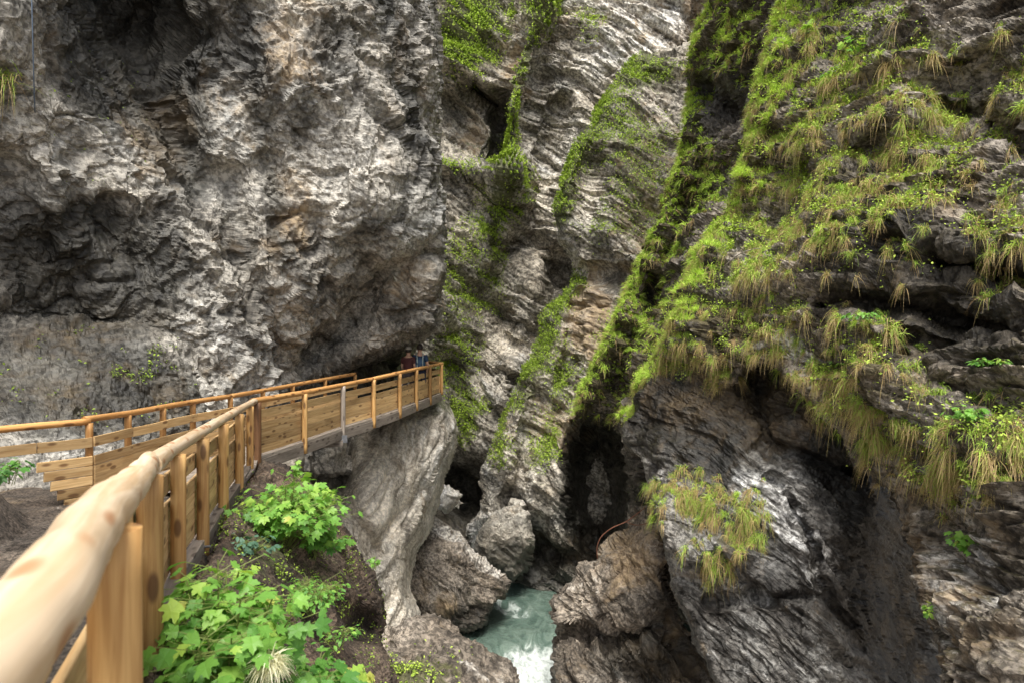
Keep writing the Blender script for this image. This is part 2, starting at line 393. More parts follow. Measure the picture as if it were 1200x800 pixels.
def dband(a=1.):
    def f(P, Q, X, Y):
        rg = rough(P, 3.5, 302, .35)
        d = .9*fbm(P/7, 3, 31)+a*(.50*facets(Q/2.4, 32)+.26*facets(Q, 33)+rg*(.14*facets(Q*2.4, 34)+.08*facets(Q*5, 37)+.11*slabs(Q*1.4, 38)+.10*slabs(Q*3.7, 40)+.09*facets(P/.7, 39)))
        return d+a*.22*cracks(Q*.9, 42, .06)+.04*facets(P/.3, 36)
    return f
rock('cliff', [(470, -330), (1000, -330), (1000, 760), (470, 760)],
     [(470, 0, 38), (520, 0, 37), (520, 300, 35), (560, 150, 38), (600, 0, 39), (640, 150, 37), (700, 0, 37), (800, 0, 35), (900, -200, 33), (600, 300, 38), (640, 300, 39), (500, 380, 33), (580, 420, 37),
      (530, 470, 33), (560, 500, 34), (555, 560, 35), (540, 700, 33), (640, 520, 33), (700, 650, 33), (900, 700, 33), (900, 200, 34), (520, -300, 36), (800, -300, 34)],
     m_back, dband(1.15), lambda P: strata(P, frD, 1.0, 5, .35, 7),
     feats=[('l', [(556, 104), (582, 125), (590, 150), (586, 180)], 9, 3.2), ('b', 545, 145, 40, 40, 0, 1.2), ('l', [(640, -10), (612, 90), (594, 160), (590, 215)], 13, -1.5), ('l', [(655, 0), (630, 90), (612, 165)], 14, 1.2),
            ('l', [(515, 190), (560, 200), (600, 196)], 10, -1.4), ('l', [(600, 290), (570, 340), (600, 400)], 16, 1.6), ('l', [(640, 290), (605, 400), (580, 470)], 16, -1.5),
            ('b', 545, 575, 32, 42, 0, 3.5), ('l', [(528, 430), (545, 500), (520, 540)], 14, 2.), ('l', [(655, 130), (620, 260), (650, 330)], 18, 1.5), ('b', 560, 440, 25, 40, 0, 1.2),
            ('l', [(820, -20), (815, 60), (800, 120)], 14, 2.)],
     wet_shade=[('l', [(556, 100), (580, 118), (592, 145), (590, 170), (576, 186)], 14, 1.), (550, 580, 40, 45, 0, 1.), (535, 470, 20, 60, 20, .5), (560, 350, 35, 60, -10, .4), (540, 120, 30, 30, 0, .4)],  # cave arc and river hole darkened with painted shade
     warm=[(600, 70, 18, 40, 20, .6), (760, 30, 60, 50, 0, .3), (812, 10, 12, 60, -10, .9), (555, 155, 20, 20, 0, .6), (700, 20, 60, 50, 0, .25), (615, 105, 14, 14, 0, .8)],
     green=[(545, 40, 45, 50, 0, .9), ('l', [(640, -10), (612, 90), (594, 160), (590, 215), (570, 300)], 10, .8), (590, 230, 40, 40, 0, .5), (560, 320, 40, 80, 0, .35), (530, 410, 40, 40, 0, .4),
            (560, 170, 40, 30, 0, .3), (540, 500, 30, 50, 0, .45)],
     pale=[(760, 30, 90, 90, 0, .9), (640, 120, 40, 60, 0, .4), (600, 250, 50, 70, 0, .5), (640, 200, 30, 60, 0, .5), (600, 430, 25, 60, 35, .5)],
     w=10, R=1, jag=0, label='banded grey cliff closing the far end of the gorge, streaked with moss', key='back')

rock('cliff', [(745, 66), (790, 50), (845, 40), (900, 60), (900, 750), (760, 760), (660, 742), (628, 715), (608, 694), (575, 672), (556, 648), (545, 622), (556, 596), (560, 565), (578, 520), (598, 478), (612, 440),
               (628, 398), (642, 360), (668, 316), (657, 290), (648, 242), (664, 195), (684, 150), (708, 110)],
     [(745, 80, 34), (700, 150, 33.5), (660, 240, 33), (700, 240, 32), (790, 80, 33), (800, 180, 31.5), (740, 180, 32), (660, 300, 33), (700, 330, 31.5), (640, 400, 32), (610, 480, 31.5), (580, 560, 31),
      (600, 620, 29.5), (570, 640, 31), (640, 600, 28.5), (640, 685, 29.6), (600, 690, 30), (700, 600, 28.6), (720, 690, 28.5), (690, 480, 29), (740, 400, 30), (760, 560, 28), (850, 300, 30), (850, 650, 27), (650, 540, 29)],
     m_back, dband(.9), lambda P: strata(P, frD, .9, 5, .4, 6),
     feats=[('b', 702, 570, 30, 80, 0, 5.5), ('l', [(668, 490), (700, 486), (725, 500)], 12, -1.2), ('l', [(668, 320), (720, 325), (745, 318)], 9, 1.2), ('l', [(676, 340), (670, 420), (655, 450)], 8, 1.2),
            ('l', [(620, 440), (600, 500), (592, 560)], 13, -1.), ('l', [(645, 470), (615, 540), (600, 590)], 15, .9), ('b', 625, 640, 22, 30, 0, 1.8), ('l', [(560, 590), (590, 640), (600, 680)], 14, -.9),
            ('l', [(650, 240), (672, 180), (700, 130)], 16, -.9), ('l', [(690, 130), (690, 250), (700, 310)], 16, .8), ('l', [(650, 650), (720, 665)], 8, 1.)],
     wet_shade=[(702, 575, 45, 95, 0, 1.2), (640, 660, 60, 45, 0, .9), (715, 330, 45, 12, 0, .6), (600, 570, 30, 40, 0, .3), (720, 450, 40, 50, 0, .35)],  # cave shade painted into its hollow; damp near the pool
     warm=[(690, 370, 20, 48, 0, 2.4), (660, 420, 40, 60, 0, .4), (655, 500, 40, 40, -40, .8), (590, 500, 15, 40, 20, .4), (760, 260, 50, 140, 0, .6), (690, 640, 60, 25, 0, .4)],
     green=[('l', [(705, 120), (662, 200), (652, 250)], 22, .9), (740, 80, 60, 25, 0, .8), (750, 220, 50, 110, 0, .5), ('l', [(668, 330), (640, 390), (612, 470)], 16, .6), (650, 430, 30, 60, 0, .4), (625, 520, 25, 40, 0, .35)],
     pale=[(578, 628, 40, 34, 20, 1.3), (600, 665, 30, 25, 0, 1.), (700, 30, 60, 30, 0, .4), (688, 365, 14, 44, 0, .3), (560, 540, 25, 40, 0, .5)],
     w=16, R=2.2, jag=7, back=5, label='mossy banded buttress above the green pool, middle of the gorge', key='mid')

def dschist(a=1., L=1.):
    def f(P, Q, X, Y):
        d = .75*fbm(P/4, 3, 41)+a*(.30*facets(Q/2., 42)+.22*facets(Q, 43)+.12*facets(Q*2.3, 44)+.055*facets(Q*5, 45)+.28*slabs(Q*1.5, 47)+.13*slabs(Q*3.9, 49))
        return d+a*.16*cracks(Q*1.1, 51, .07)+.03*facets(P/.11, 46)+.055*facets(P/.32, 48)
    return f
rock('cliff', [(838, -330), (834, 0), (814, 60), (803, 105), (800, 160), (798, 190), (786, 225), (766, 275), (738, 332), (716, 386), (697, 425), (680, 462), (671, 492), (690, 488), (716, 492), (728, 520), (735, 560),
               (742, 600), (800, 720), (1000, 760), (1100, 400), (1100, -330)],
     [(810, 100, 25), (850, 40, 22.5), (802, 190, 25), (742, 340, 26), (680, 480, 27), (760, 400, 22.5), (728, 500, 25), (850, 300, 19.5), (900, 100, 18), (960, -200, 16), (840, -250, 22), (750, 570, 23),
      (900, 600, 18), (800, 300, 21.5), (770, 470, 21.5), (1050, 200, 17), (1000, 700, 18)],
     m_right, dschist(1.1), lambda P: strata(P, frR, .8, 4, .35, 4),
     feats=[('l', [(818, 104), (845, 112), (870, 135)], 13, 1.6), ('b', 850, 130, 20, 18, 0, 1.), ('b', 860, 180, 30, 40, 20, 1.), ('l', [(800, 195), (745, 335), (685, 470)], 14, -1.1), ('l', [(820, 200), (775, 330), (735, 420), (720, 470)], 12, 1.2), ('l', [(860, 30), (830, 70)], 20, -.7)],
     wet_shade=[(840, 120, 40, 45, 20, 1.1), ('l', [(830, 210), (775, 330), (730, 440)], 14, .7), (740, 570, 20, 60, 0, .7)],  # painted shade in the hollow and along the crease
     warm=[(750, 440, 25, 50, 20, .5), (770, 340, 20, 60, 25, .3)],
     green=[('l', [(834, 0), (803, 110), (799, 190), (742, 335), (680, 485)], 16, 1.), (860, 40, 40, 60, 0, .7), (820, 230, 30, 60, 20, .6), (760, 400, 40, 90, 25, .45)],
     w=15, R=1.8, jag=7, back=5, label='narrow dark buttress with a bright green mossy edge, right of the middle', key='but')

def dslab(P, Q, X, Y):
    up = np.clip(1.3*blob(X, Y, (870, 480, 150, 75, 12)), 0, 1); rg = rough(P, 1.6, 303, .15)*(1-.75*up)
    d = .45*fbm(P/3.5, 3, 51)+.17*facets(Q/1.6, 52, .6)+.08*facets(Q*1.1, 53, .8)+rg*(.045*facets(Q*2.6, 54)+.03*slabs(Q*1.4, 57)+.03*fbm(Q*2.5, 4, 58, .65))+.05*facets(P/.55, 62)+.022*facets(P/.2, 63)
    return d+(1-.6*up)*.09*cracks(Q*.75, 59, .035)+.10*facets(P/.8, 61)*up+.05*cracks(Q*1.9, 60, .06)*rg+.012*facets(P/.08, 56)
rock('cliff', [(728, 500), (765, 420), (900, 340), (1200, 480), (1260, 900), (885, 900), (868, 850), (836, 796), (806, 740), (790, 700), (776, 650), (764, 602), (762, 572), (752, 548), (734, 524)],
     [(740, 520, 17.5), (790, 480, 16.2), (850, 500, 15.2), (930, 480, 14.8), (780, 600, 15.2), (860, 600, 14), (940, 600, 13.2), (1010, 600, 13.6), (1060, 650, 16), (1080, 560, 16), (1090, 750, 17.4), (850, 800, 13.4),
      (1000, 800, 12.4), (1000, 700, 12.9), (1150, 800, 17), (1200, 600, 17), (900, 700, 13.2), (920, 890, 12.4), (900, 420, 16), (1000, 480, 14.8)],
     m_slab, dslab, lambda P: strata(P, frS, .38, 5, .32, 4),
     feats=[('l', [(872, 430), (905, 520), (1000, 560)], 16, .8), ('l', [(905, 560), (945, 620), (965, 690), (1010, 760)], 7, .45), ('l', [(830, 705), (880, 700), (960, 700), (1000, 730)], 5, .35),
            ('l', [(770, 520), (785, 580), (778, 640)], 14, -.35), ('l', [(800, 650), (840, 640), (880, 650)], 12, -.35)],
     wet_shade=[(1055, 680, 60, 170, -15, 1.7), (830, 500, 125, 60, 15, 1.), (900, 460, 70, 50, 20, .85), (985, 545, 70, 60, 20, .85), (930, 690, 80, 30, 20, .35)],  # first patch paints the shadow of the right-hand recess
     warm=[(1060, 700, 50, 150, -15, .35), (860, 480, 120, 50, 10, .9), (800, 680, 20, 40, 0, .3)],
     green=[(830, 620, 60, 50, 10, .5), (770, 520, 50, 30, 0, .5)],
     pale=[(880, 555, 26, 40, 10, 1.), (910, 590, 50, 36, 35, .8), (955, 645, 55, 40, 35, .6), (745, 540, 16, 12, 30, 1.1), (860, 740, 40, 60, 20, .3), (930, 780, 90, 40, 0, .25), (940, 560, 50, 22, 40, .6), (770, 560, 20, 25, 0, .5)],  # sky sheen painted as silvery patches
     w=10, R=.7, jag=6, back=3, label='dark damp folded rock slab with silvery streaks, below the grassy right cliff', key='slab')

rock('cliff', [(940, -330), (935, -20), (905, 50), (888, 110), (872, 180), (860, 225), (832, 286), (806, 330), (786, 378), (766, 420), (746, 458), (735, 490), (760, 494), (786, 478), (820, 482), (848, 462), (880, 432), (902, 424),
               (922, 446), (944, 478), (965, 515), (986, 548), (1016, 566), (1046, 590), (1062, 640), (1076, 690), (1092, 740), (1106, 780), (1120, 900), (1500, 900), (1500, -330)],
     [(930, 0, 17), (900, 80, 16.6), (1000, 50, 14), (1100, 50, 12.6), (1200, 50, 11.2), (870, 250, 16.5), (1000, 250, 13), (1100, 200, 11.8), (1200, 250, 10), (760, 470, 18.4), (810, 400, 16), (850, 440, 15.2), (900, 400, 14), (960, 380, 12.6),
      (960, 490, 12.6), (1100, 400, 11), (1200, 450, 9.4), (1020, 500, 11.5), (1060, 600, 11), (1100, 560, 10.4), (1180, 560, 9.2), (1100, 700, 9.9), (1200, 700, 8.3), (1115, 790, 9.1), (1200, 800, 7.4), (1400, 300, 8.5), (1400, 800, 7),
      (940, -300, 16), (1400, -300, 9.5)],
     m_right, dschist(.8), lambda P: strata(P, frR, .6, 4, .3, 4),
     feats=[('l', [(905, 50), (872, 190), (808, 330), (750, 450)], 16, -.5), ('b', 1120, 110, 40, 50, 0, .5), ('l', [(965, 355), (1060, 350), (1110, 372), (1200, 395)], 8, .8), ('l', [(1090, 300), (1200, 330)], 14, .8),
            ('l', [(1100, 130), (1160, 140), (1200, 170)], 9, .6), ('b', 1025, 375, 60, 20, 0, -.5), ('l', [(1060, 420), (1150, 470), (1170, 500)], 7, .5), ('b', 1010, 460, 60, 60, 30, -.35),
            ('b', 1140, 520, 60, 30, 0, -.4), ('b', 1000, 180, 30, 20, 0, .6), ('b', 960, 210, 25, 12, 0, .5), ('l', [(880, 420), (920, 400), (970, 360)], 10, .3)],
     wet_shade=[(1110, 300, 120, 45, 12, 1.), (1020, 340, 80, 34, 12, .8), (1140, 380, 90, 80, 0, .7), (1130, 50, 80, 40, 0, .25), (1180, 470, 40, 60, 0, .3), (890, 440, 30, 15, 0, .8)],
     warm=[(1100, 650, 80, 120, 0, .45), (1090, 610, 40, 30, 0, .5), (1190, 760, 40, 40, 0, .6), (1120, 420, 60, 40, 0, .3), (1140, 210, 40, 60, 0, .35)],
     green=[('l', [(930, 10), (900, 60), (872, 190), (800, 340), (750, 460)], 20, .6), (960, 180, 110, 150, 25, .38), (850, 400, 60, 60, 0, .6), (1010, 450, 50, 60, 0, .6), (1140, 540, 80, 40, 0, .55), (1180, 100, 40, 50, 0, .5)],
     pale=[(918, 410, 14, 28, -35, 1.3), (885, 405, 14, 12, 0, 1.), (1075, 600, 25, 25, 0, .4), (1130, 20, 60, 20, 0, .3), (1115, 250, 40, 60, 0, .15), (1130, 680, 70, 90, 0, .7)],  # last patch lightens the colour where the overhang shades the rock
     w=13, R=.9, jag=6, back=2.5, label='layered brown cliff hung with grass tussocks, nearest on the right', key='right')

def dboul(P, Q, X, Y):
    rg = rough(P, 2, 304, .2); return .3*fbm(P/3, 3, 61)+.12*facets(Q/1.8, 62, .7)+.06*facets(Q, 63, .7)+rg*(.05*facets(Q*2.5, 66)+.10*slabs(Q*1.3, 67)+.05*slabs(Q*3, 68))+.1*cracks(Q*.8, 69, .05)+.02*facets(P/.16, 65)
rock('cliff_buttress', [(300, 560), (340, 520), (400, 500), (450, 478), (485, 470), (518, 463), (531, 480), (538, 505), (532, 535), (523, 562), (511, 596), (497, 628), (484, 658), (483, 690), (492, 716), (503, 742), (480, 800), (400, 800), (320, 700)],
     [(340, 540, 16.5), (385, 530, 19), (400, 560, 18.5), (430, 500, 21), (470, 490, 21.3), (518, 472, 23.2), (535, 510, 23.2), (520, 560, 22.4), (495, 620, 21.5), (450, 560, 19), (440, 620, 18), (400, 620, 17.6), (480, 560, 20), (470, 690, 19.2), (430, 690, 17.8),
      (495, 735, 20), (360, 640, 15.5), (400, 780, 16)],
     m_boul, dboul, lambda P: strata(P, frB, .5, 6, .35, 3),
     feats=[('l', [(400, 520), (410, 600), (440, 650)], 14, .7), ('l', [(440, 640), (470, 600), (500, 570)], 7, .45), ('b', 385, 560, 28, 50, 0, 1.5)],
     wet_shade=[(385, 560, 40, 60, 0, .9), (450, 660, 45, 60, 0, .22)], warm=[(470, 520, 60, 60, 0, .12)], green=[(520, 475, 20, 14, 0, .6)], pale=[(490, 520, 60, 70, 0, .5)],  # shadow under the bridge painted on the left side
     w=26, R=2.6, jag=5, back=4, label='pale striped rock buttress under the end of the wooden footbridge', key='boul')

def dcrag(P, Q, X, Y):
    return .5*fbm(P/2.6, 3, 71)+.3*facets(Q, 72)+.16*facets(Q*2, 73)+.07*facets(Q*4.2, 74)+.06*fbm(P/.4, 4, 75, .6, True)
t_ = rock('boulder', [(470, 610), (490, 592), (503, 600), (528, 620), (556, 648), (578, 660), (592, 672), (590, 696), (580, 722), (560, 740), (530, 744), (495, 735), (470, 690)],
     [(500, 610, 25.6), (530, 640, 25.2), (590, 680, 25.6), (560, 735, 25), (500, 700, 24.2), (480, 640, 25), (540, 690, 24.4)],
     m_brown, dcrag, lambda P: strata(P, frame((.6, 0, .75)), .7, 3, .6), wet_shade=[(545, 725, 50, 20, 0, .8), (520, 680, 30, 50, 0, .4)], warm=[(525, 710, 14, 18, 0, .9)],
     pale=[('l', [(500, 604), (540, 640), (585, 670)], 9, 1.)], w=12, R=1.2, jag=6, back=2, step=1.6, kind=None, cat='boulder', label='brown wedge-shaped boulder with a pale edge, left of the green pool')
rock('boulder', [(512, 578), (524, 569), (540, 580), (536, 590), (524, 600), (513, 596)], [(515, 580, 29), (535, 585, 29.4), (520, 598, 29)], m_boul, lambda P, Q, X, Y: .15*facets(P/.5, 5), lambda P: strata(P, frB, .5),
     pale=[(525, 583, 30, 30, 0, 1.)], w=7, R=.8, jag=2, back=1.2, step=1.3, kind=None, cat='boulder', label='small white boulder wedged in the dark gap behind the pale rock buttress')
rock('boulder', [(757, 592), (740, 612), (722, 630), (708, 642), (694, 662), (668, 684), (646, 706), (642, 716), (650, 730), (646, 752), (652, 790), (652, 900), (900, 900), (850, 800), (815, 750), (790, 700), (774, 655), (766, 612)],
     [(752, 606, 19.5), (700, 655, 20), (650, 716, 20.4), (660, 790, 18.8), (720, 690, 18.6), (760, 660, 17.8), (790, 730, 17.2), (740, 740, 18.2), (780, 800, 17), (700, 880, 18), (850, 860, 16.4)],
     m_brown, dcrag, lambda P: strata(P, frame((.75, 0, .62)), .6, 3, .7),
     feats=[('l', [(648, 745), (720, 745), (780, 730), (830, 800)], 13, .9), ('b', 770, 790, 40, 30, 0, .8)],
     wet_shade=[(760, 770, 90, 40, 0, .9), (790, 720, 30, 60, -25, .6), (660, 770, 20, 50, 0, .5)], warm=[(735, 650, 40, 50, -40, .9), (800, 760, 60, 60, 0, .5)], pale=[(680, 700, 30, 25, -30, .45), (735, 790, 25, 14, 0, .5)],  # includes painted shade of the gap beside the slab
     w=10, R=1.2, jag=6, back=2.5, kind=None, cat='boulder', label='reddish brown pointed boulder right of the rapids, below the mossy cliffs', key='brown')
rock('boulder', [(556, 646), (560, 622), (575, 602), (592, 588), (610, 584), (622, 600), (627, 630), (622, 660), (604, 684), (588, 678), (570, 662)],
     [(565, 630, 28.6), (600, 600, 28.4), (615, 640, 28), (590, 670, 28.6), (590, 630, 27.8)], m_boul, lambda P, Q, X, Y: .30*facets(P/1.8, 24)+.09*facets(P/.6, 25)+.03*facets(P/.2, 26), lambda P: strata(P, frB, .5),
     wet_shade=[(600, 660, 50, 30, 0, .9), (565, 630, 24, 40, 0, .6), (590, 620, 50, 50, 0, .25)], w=12, R=1.6, jag=5, back=2, step=1.5, kind=None, cat='boulder', label='pale water-worn boulder at the foot of the middle cliff, above the pool')
# near bank and lower rubble slope
def dbank(P, Q, X, Y): return .16*fbm(P/1.3, 4, 81)+.08*facets(P/.45, 82)+.035*facets(P/.16, 83)+.03*fbm(P/.12, 3, 84)
rock('slope', [(300, 700), (380, 728), (440, 738), (470, 726), (500, 721), (522, 732), (545, 746), (572, 754), (594, 770), (608, 790), (640, 900), (250, 900)],
     [(450, 740, 13.6), (500, 728, 14.4), (560, 760, 14), (605, 800, 13.5), (450, 790, 11), (520, 800, 12), (400, 760, 12), (520, 880, 10.5), (400, 880, 9), (620, 890, 12)],
     m_brown, lambda P, Q, X, Y: .3*fbm(P/2, 3, 85)+.14*facets(P/.6, 86)+.08*facets(P/.25, 87), lambda P: strata(P, frame((.4, 0, .9)), .6, 3, .7),
     feats=[('b', 445, 750, 15, 25, 0, 1.2)], pale=[(560, 790, 40, 12, 25, .5)], green=[(480, 790, 70, 30, 0, .6)], w=8, R=.5, jag=6, back=2, label='rubble slope of brown stones above the rapids', key='rubble')
rock('bank', [(225, 690), (262, 620), (288, 566), (310, 538), (340, 548), (372, 572), (398, 606), (418, 634), (434, 664), (446, 692), (452, 720), (448, 752), (462, 790), (500, 900), (90, 900), (150, 820), (192, 745)],
     [(230, 580, 7.8), (290, 560, 9.6), (310, 545, 10.4), (370, 590, 10), (250, 640, 5.8), (215, 700, 4.2), (170, 780, 3.0), (190, 850, 2.8), (330, 630, 8), (400, 640, 9.4), (435, 690, 9.6), (350, 720, 6.4), (300, 700, 5.2), (400, 790, 6),
      (440, 740, 9.), (300, 800, 4), (420, 880, 5.6), (400, 720, 8), (150, 890, 2.2)],
     m_soil, dbank, lambda P: strata(P, frame((.2, 0, .9)), .5, 3, .7), feats=[('b', 425, 735, 24, 22, 0, .9), ('b', 400, 690, 25, 12, 30, -.4), ('b', 360, 660, 22, 16, 0, .3)],
     wet_shade=[(425, 740, 25, 25, 0, .7)], green=[(340, 650, 80, 70, 0, .35)], w=12, R=.8, jag=5, back=1.2, label='earthen bank beside the fence, overgrown with leafy plants', key='bank')  # shade of the small overhang painted at the bank's edge

# path, riverbed, water
xs = np.concatenate([np.linspace(-9, -6.2, 12)[:-1], np.arange(-6.2, .6, .045)]); ys = np.arange(-2.5, 13, .06)
X, Y = np.meshgrid(xs, ys)
zp = np.interp(Y, [-3, 1, 2.5, 5.2, 9, 13], [.18, .12, .05, -.27, -.55, -.62])
fx = np.interp(Y, [-3, .1, 1.65, 2.5, 3.9, 5.2, 7.6, 11.9], [1, -.2, -1.0, -1.4, -2.07, -2.6, -3.3, -4.5])
bx = np.interp(Y, [-3, 3, 5, 7, 9.2, 13], [-2., -3.2, -4.0, -5.1, -6.5, -7])+.12*np.sin(Y*2.7)
bank = np.clip(bx-X, 0, 9)*np.clip((8.9-Y)/1.2, 0, 1); out = np.clip(X-fx-.1, 0, 9); zz = zp+.7*(1-np.exp(-bank/.45))-np.minimum(out*2.5, 3)
Pp = np.stack([X, Y, zz], -1).reshape(-1, 3)
Pp[:, 2] += .05*fbm(Pp/.5, 4, 90)+.02*facets(Pp/.16, 94)+.018*facets(Pp/.09, 91)+.16*fbm(Pp/.8, 4, 92)*np.clip(bank.ravel(), 0, 1)+.10*facets(Pp/.35, 93)*np.clip(bank.ravel()*2, 0, 1)
I = np.arange(X.size).reshape(X.shape)
F = np.stack([I[:-1, :-1], I[:-1, 1:], I[1:, 1:], I[1:, :-1]], -1).reshape(-1, 4); F = F[out.ravel()[F[:, 0]] < 1.]
tag(mesh_np('path', Pp, F, m_path, attrs={'q': ('FLOAT_VECTOR', Pp*2), 'mk': ('FLOAT_COLOR', np.tile([0, .1, 0, 1], (len(Pp), 1))), 'pl': ('FLOAT', np.zeros(len(Pp)))}),
    'gravelly brown footpath leading to the wooden walkway', kind='structure')
a, b, c, d_ = [Pp[F[:, i]] for i in range(4)]; fn = np.cross(c-a, d_-b); ar = np.linalg.norm(fn, axis=1)/2; fn /= 2*ar[:, None]
cc = (a+c)/2; ROCK['path'] = dict(c=cc, n=fn, ar=ar, x=600+cc[:, 0]/np.maximum(cc[:, 1], .1)*800, y=400-(cc[:, 2]-EYE)/np.maximum(cc[:, 1], .1)*800)
g = 260.; tag(mesh_np('riverbed', [(-g, -g, -13.5), (g, -g, -13.5), (g, g, -13.5), (-g, g, -13.5)], np.array([[0, 1, 2, 3]]), m_brown,
    attrs={'q': ('FLOAT_VECTOR', np.zeros((4, 3))), 'mk': ('FLOAT_COLOR', np.zeros((4, 4))), 'pl': ('FLOAT', np.zeros(4))}), 'riverbed far below', kind='structure')

def water():
    m, t, bs = newmat('river_water')
    fo = t.attr('foam', 'Fac'); P = t.new('ShaderNodeTexCoord').outputs['Object']
    mp = t.new('ShaderNodeMapping'); t.link(P, mp.inputs[0]); mp.inputs['Scale'].default_value = (1, .45, 1); mp.inputs['Rotation'].default_value = (0, 0, .5)
    n = t.noise(mp.outputs[0], 1.6, 6, .65, 1.2); n2 = t.noise(P, 5, 6, .7, .5)
    c = t.mix(t.step(n, .35, .65), (.075, .125, .10), (.17, .235, .19))
    f = t.step(t.math('ADD', fo, t.math('MULTIPLY', t.math('SUBTRACT', n, .5), 1.6)), .30, .75)
    f = t.math('MULTIPLY', f, t.math('ADD', .55, t.math('MULTIPLY', t.step(n2, .35, .6), .45)))
    c = t.mix(f, c, (.74, .79, .76)); t.link(c, bs.inputs['Base Color'])
    t.link(t.math('ADD', .12, t.math('MULTIPLY', f, .6)), bs.inputs['Roughness'])
    t.link(t.bump(t.math('ADD', n, t.math('MULTIPLY', n2, .8)), .9, .16), bs.inputs['Normal'])
    xs = np.arange(-9, 9, .07); ys = np.arange(17, 36, .07); X, Y = np.meshgrid(xs, ys)
    drop = np.clip((24.9+.8*np.sin(X*1.3)-Y)/3.5, 0, 1.6)
    P = np.stack([X, Y, -9.3-1.6*drop], -1).reshape(-1, 3); dr = drop.ravel()
    P[:, 2] += .07*fbm(P*np.array([1, .5, 1])/1.1, 4, 95)+np.minimum(dr*2, 1)*(.35*fbm(P/.8, 4, 96, .55, True))
    q = at1(590, 730, 26)
    foam = np.clip(dr*2.2, 0, 1)+.42*np.exp(-((P[:, 0]+.3*P[:, 1]-.3*31+.9)/1.0)**2)*(P[:, 1] > 27)
    I = np.arange(X.size).reshape(X.shape); F = np.stack([I[:-1, :-1], I[:-1, 1:], I[1:, 1:], I[1:, :-1]], -1).reshape(-1, 4)
    tag(mesh_np('river', P, F, m, smooth=True, attrs={'foam': ('FLOAT', foam)}), 'milky green river pool breaking into white rapids', kind='structure')
water()

# ------------------------------------------------------------------ woodwork
w_post = wood_mat('wood_post', (.57, .36, .145), (.36, .19, .065), (.10, .045, .02))
w_board = wood_mat('wood_board', (.65, .46, .235), (.45, .28, .12), (.15, .07, .03))
w_rail = wood_mat('wood_rail', (.60, .34, .13), (.42, .20, .06), (.14, .06, .025))
w_log = wood_mat('wood_peeled_log', (.64, .53, .39), (.48, .34, .20), (.34, .15, .06), grain=.7)
w_dark = wood_mat('wood_dark', (.20, .10, .045), (.11, .055, .025), (.04, .02, .01))
w_grey = wood_mat('wood_weathered', (.34, .30, .26), (.21, .18, .15), (.08, .06, .05))
w_end = wood_mat('wood_cut_end', (.78, .60, .40), (.66, .46, .26), (.4, .2, .1))
metal = plain('steel_bracket', (.30, .31, .33), .45, .7)
_wr = np.random.default_rng(5)
def prism(name, prof, p0, p1, mat, parent, right=None, twist=0, jitter=0, wr=None):
    """extrude a closed 2-D profile (side, up) from p0 to p1"""
    p0, p1 = np.array(p0, float), np.array(p1, float); d = p1-p0; L = np.linalg.norm(d); d /= L
    up = np.array((0, 0, 1.)) if abs(d[2]) < .9 else np.array((0, 1., 0))
    s = np.cross(d, up); s /= np.linalg.norm(s); u = np.cross(s, d)
    n = max(2, int(L/.35)+1); k = len(prof); pr = np.array(prof); off = _wr.uniform(0, 50)
    V, W = [], []
    bow = _wr.uniform(-1, 1)*jitter
    for i in range(n+1):
        t = i/n; c = p0+d*L*t+u*bow*4*t*(1-t)
        for a, b in pr:
            V.append(c+s*a+u*b); W.append((L*t+off, a+off, b))
    F = [(i*k+j, i*k+(j+1) % k, (i+1)*k+(j+1) % k, (i+1)*k+j) for i in range(n) for j in range(k)]
    tri = np.array([tuple(range(k))[::-1], tuple(n*k+j for j in range(k))])
    r_ = _wr.uniform(0, 1) if wr is None else wr
    return mesh_np(name, V, [np.array(F), tri], mat, parent, attrs={'wc': ('FLOAT_VECTOR', W), 'wr': ('FLOAT', np.full(len(V), r_))})
def rect(t, h, b=.006):
    t, h = t/2, h/2
    return [(-t+b, -h), (t-b, -h), (t, -h+b), (t, h-b), (t-b, h), (-t+b, h), (-t, h-b), (-t, -h+b)]
def circ(r, n=14): return [(r*math.cos(2*math.pi*i/n), r*math.sin(2*math.pi*i/n)) for i in range(n)]
